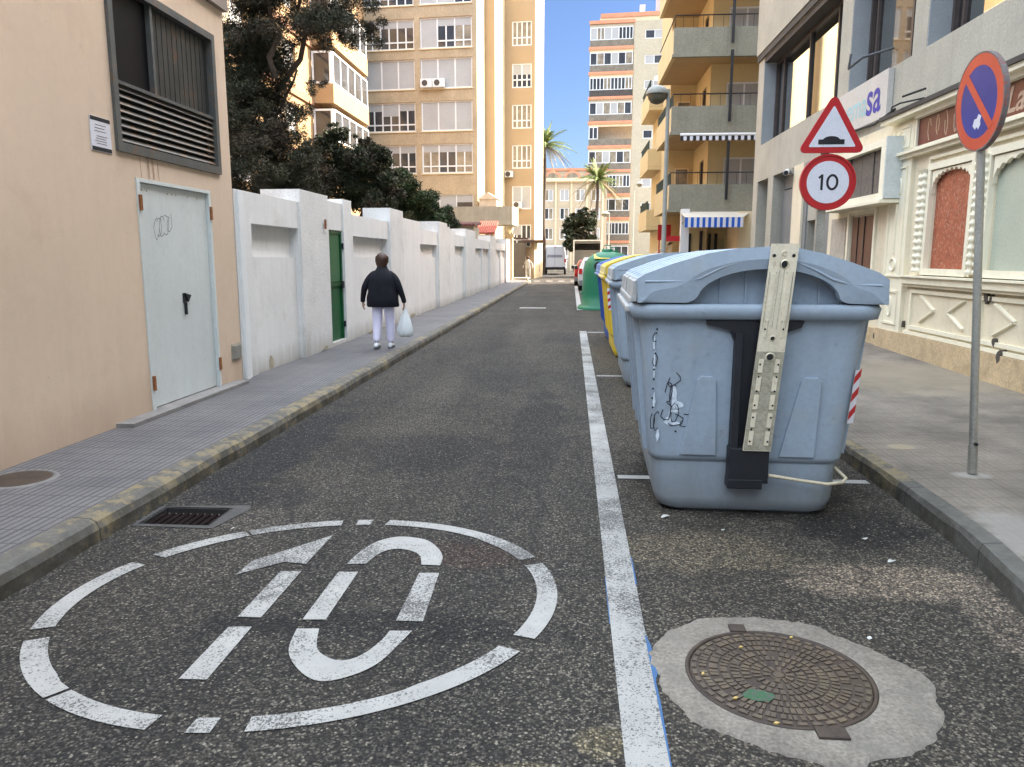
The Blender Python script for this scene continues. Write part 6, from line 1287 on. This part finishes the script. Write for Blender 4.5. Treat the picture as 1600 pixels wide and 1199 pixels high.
T = vehicle('panel_van', (-1.6, 75, 0), 'pale blue white panel van with red tail lights standing at the junction', 'van', VANP, 2.15, 5.4, 2.75, [(0, 2.6, .82, .98), (.05, 2.68, .85, 1), (.4, 2.75, .85, 1), (3.8, 2.75, .85, 1), (4.4, 2.2, .85, 1), (4.8, 1.5, .9, 1), (5.4, 1.1, .85, .95), (5.45, .6, .8, .9)], 1.6, (-.75, .75, 1.62, 2.05, .02), (1.0, 1.15, 1.5, .17), 'van', .45)
m = MB(); m.box(-.12, .12, -.03, .03, 2.60, 2.68); m.build('brake_light', MATS['tail_red'], T)
m = MB(); m.box(-.01, .01, -.02, .0, .75, 2.55); m.build('door_seam', BLACK, T)
T = thing('box_truck', (1.25, 62, 0), 'white box truck with its rear open showing a grey interior', 'truck')
m = MB(); W2, L2, Z0, Z1 = 1.12, 4.5, .95, 3.0
m.box(-W2, -W2 + .1, 0, L2, Z0, Z1); m.box(W2 - .1, W2, 0, L2, Z0, Z1); m.box(-W2 + .1, W2 - .1, 0, L2, Z1 - .1, Z1); m.box(-W2 + .1, W2 - .1, 0, L2, Z0, Z0 + .08); m.box(-W2 + .1, W2 - .1, L2 - .1, L2, Z0 + .08, Z1 - .1); m.build('cargo_box', mat('truck_white', (.62, .60, .56), .5), T)
m = MB(); m.box(-W2 + .101, W2 - .101, .3, .4, 1.04, 2.2); m.box(-W2 + .101, W2 - .101, .05, .2, 2.72, 2.88); m.build('cargo', mat('cargo_grey', (.16, .15, .13), .8), T)
m = MB(); m.box(-W2, W2, -.05, L2, .55, .94); m.box(-.9, .9, L2, L2 + 1.6, .5, 2.1); m.build('chassis_cab', MGREY, T)
for sx in (-1, 1):
    wheel(T, sx * .85, .8, .38); wheel(T, sx * .85, 4.9, .38); m = MB(); m.box(sx * .95 - .1, sx * .95 + .1, -.08, -.05, .62, .74); m.build('tail_light', MATS['tail_red'], T)
# small motor scooter near the distant shop
T = thing('motor_scooter', (-2.75, 64, 0), 'small dark motor scooter standing left of the pale van', 'scooter')
m = MB(); m.cbox(-.14, .14, -.5, .15, .45, .78, .05); m.cbox(-.16, .16, .55, .68, .35, 1.0, .03); m.cbox(-.12, .12, .1, .6, .28, .36, .02); m.build('body', BLACK, T)
m = MB(); m.cbox(-.15, .15, -.45, .2, .78, .88, .03); m.build('seat', BROWN, T)
m = MB(); m.tube([(-.32, .5, 1.05), (0, .58, 1.02), (.32, .5, 1.05)], .02, 6); m.build('handlebar', GALV, T)
for y in (-.45, .75): wheel(T, 0, y, .24, .1)
m = MB(); m.cbox(-.17, .17, -.75, -.45, .9, 1.2, .04); m.build('top_box', SWH, T)

# ------------------------------------------------------------------ litter
LT = mat('litter_white', (.45, .45, .43), .6)
for k, (x, y, s, lab) in enumerate(((.60, 4.66, .03, 'small white paper scrap under the left corner of the nearest container'), (1.70, 4.35, .02, 'white scrap lying on the asphalt between the container and the right kerb'),
                            (1.72, 4.03, .022, 'flat white wrapper on the pale patch of asphalt by the right kerb'), (1.28, 3.15, .014, 'tiny cream pebble just behind the manhole collar'), (.92, 4.45, .012, 'tiny pale chip in front of the nearest container'), (-2.0, 4.25, .012, 'tiny white chip beside the drain grate'))):
    m = MB(); r_ = random.Random(k); q = [(x + s * r_.uniform(.5, 1.1) * math.cos(t), y + s * r_.uniform(.5, 1.1) * math.sin(t)) for t in [2 * math.pi * i / 7 for i in range(7)]]
    m.prism(q, lambda a, b, d: (a, b, d + .3 * (a - x) + .2 * math.sin(b * 90) * s), .006, .006 + s * .12); tag(m.build('litter', LT), lab, 'litter', 'scraps of litter on the asphalt')
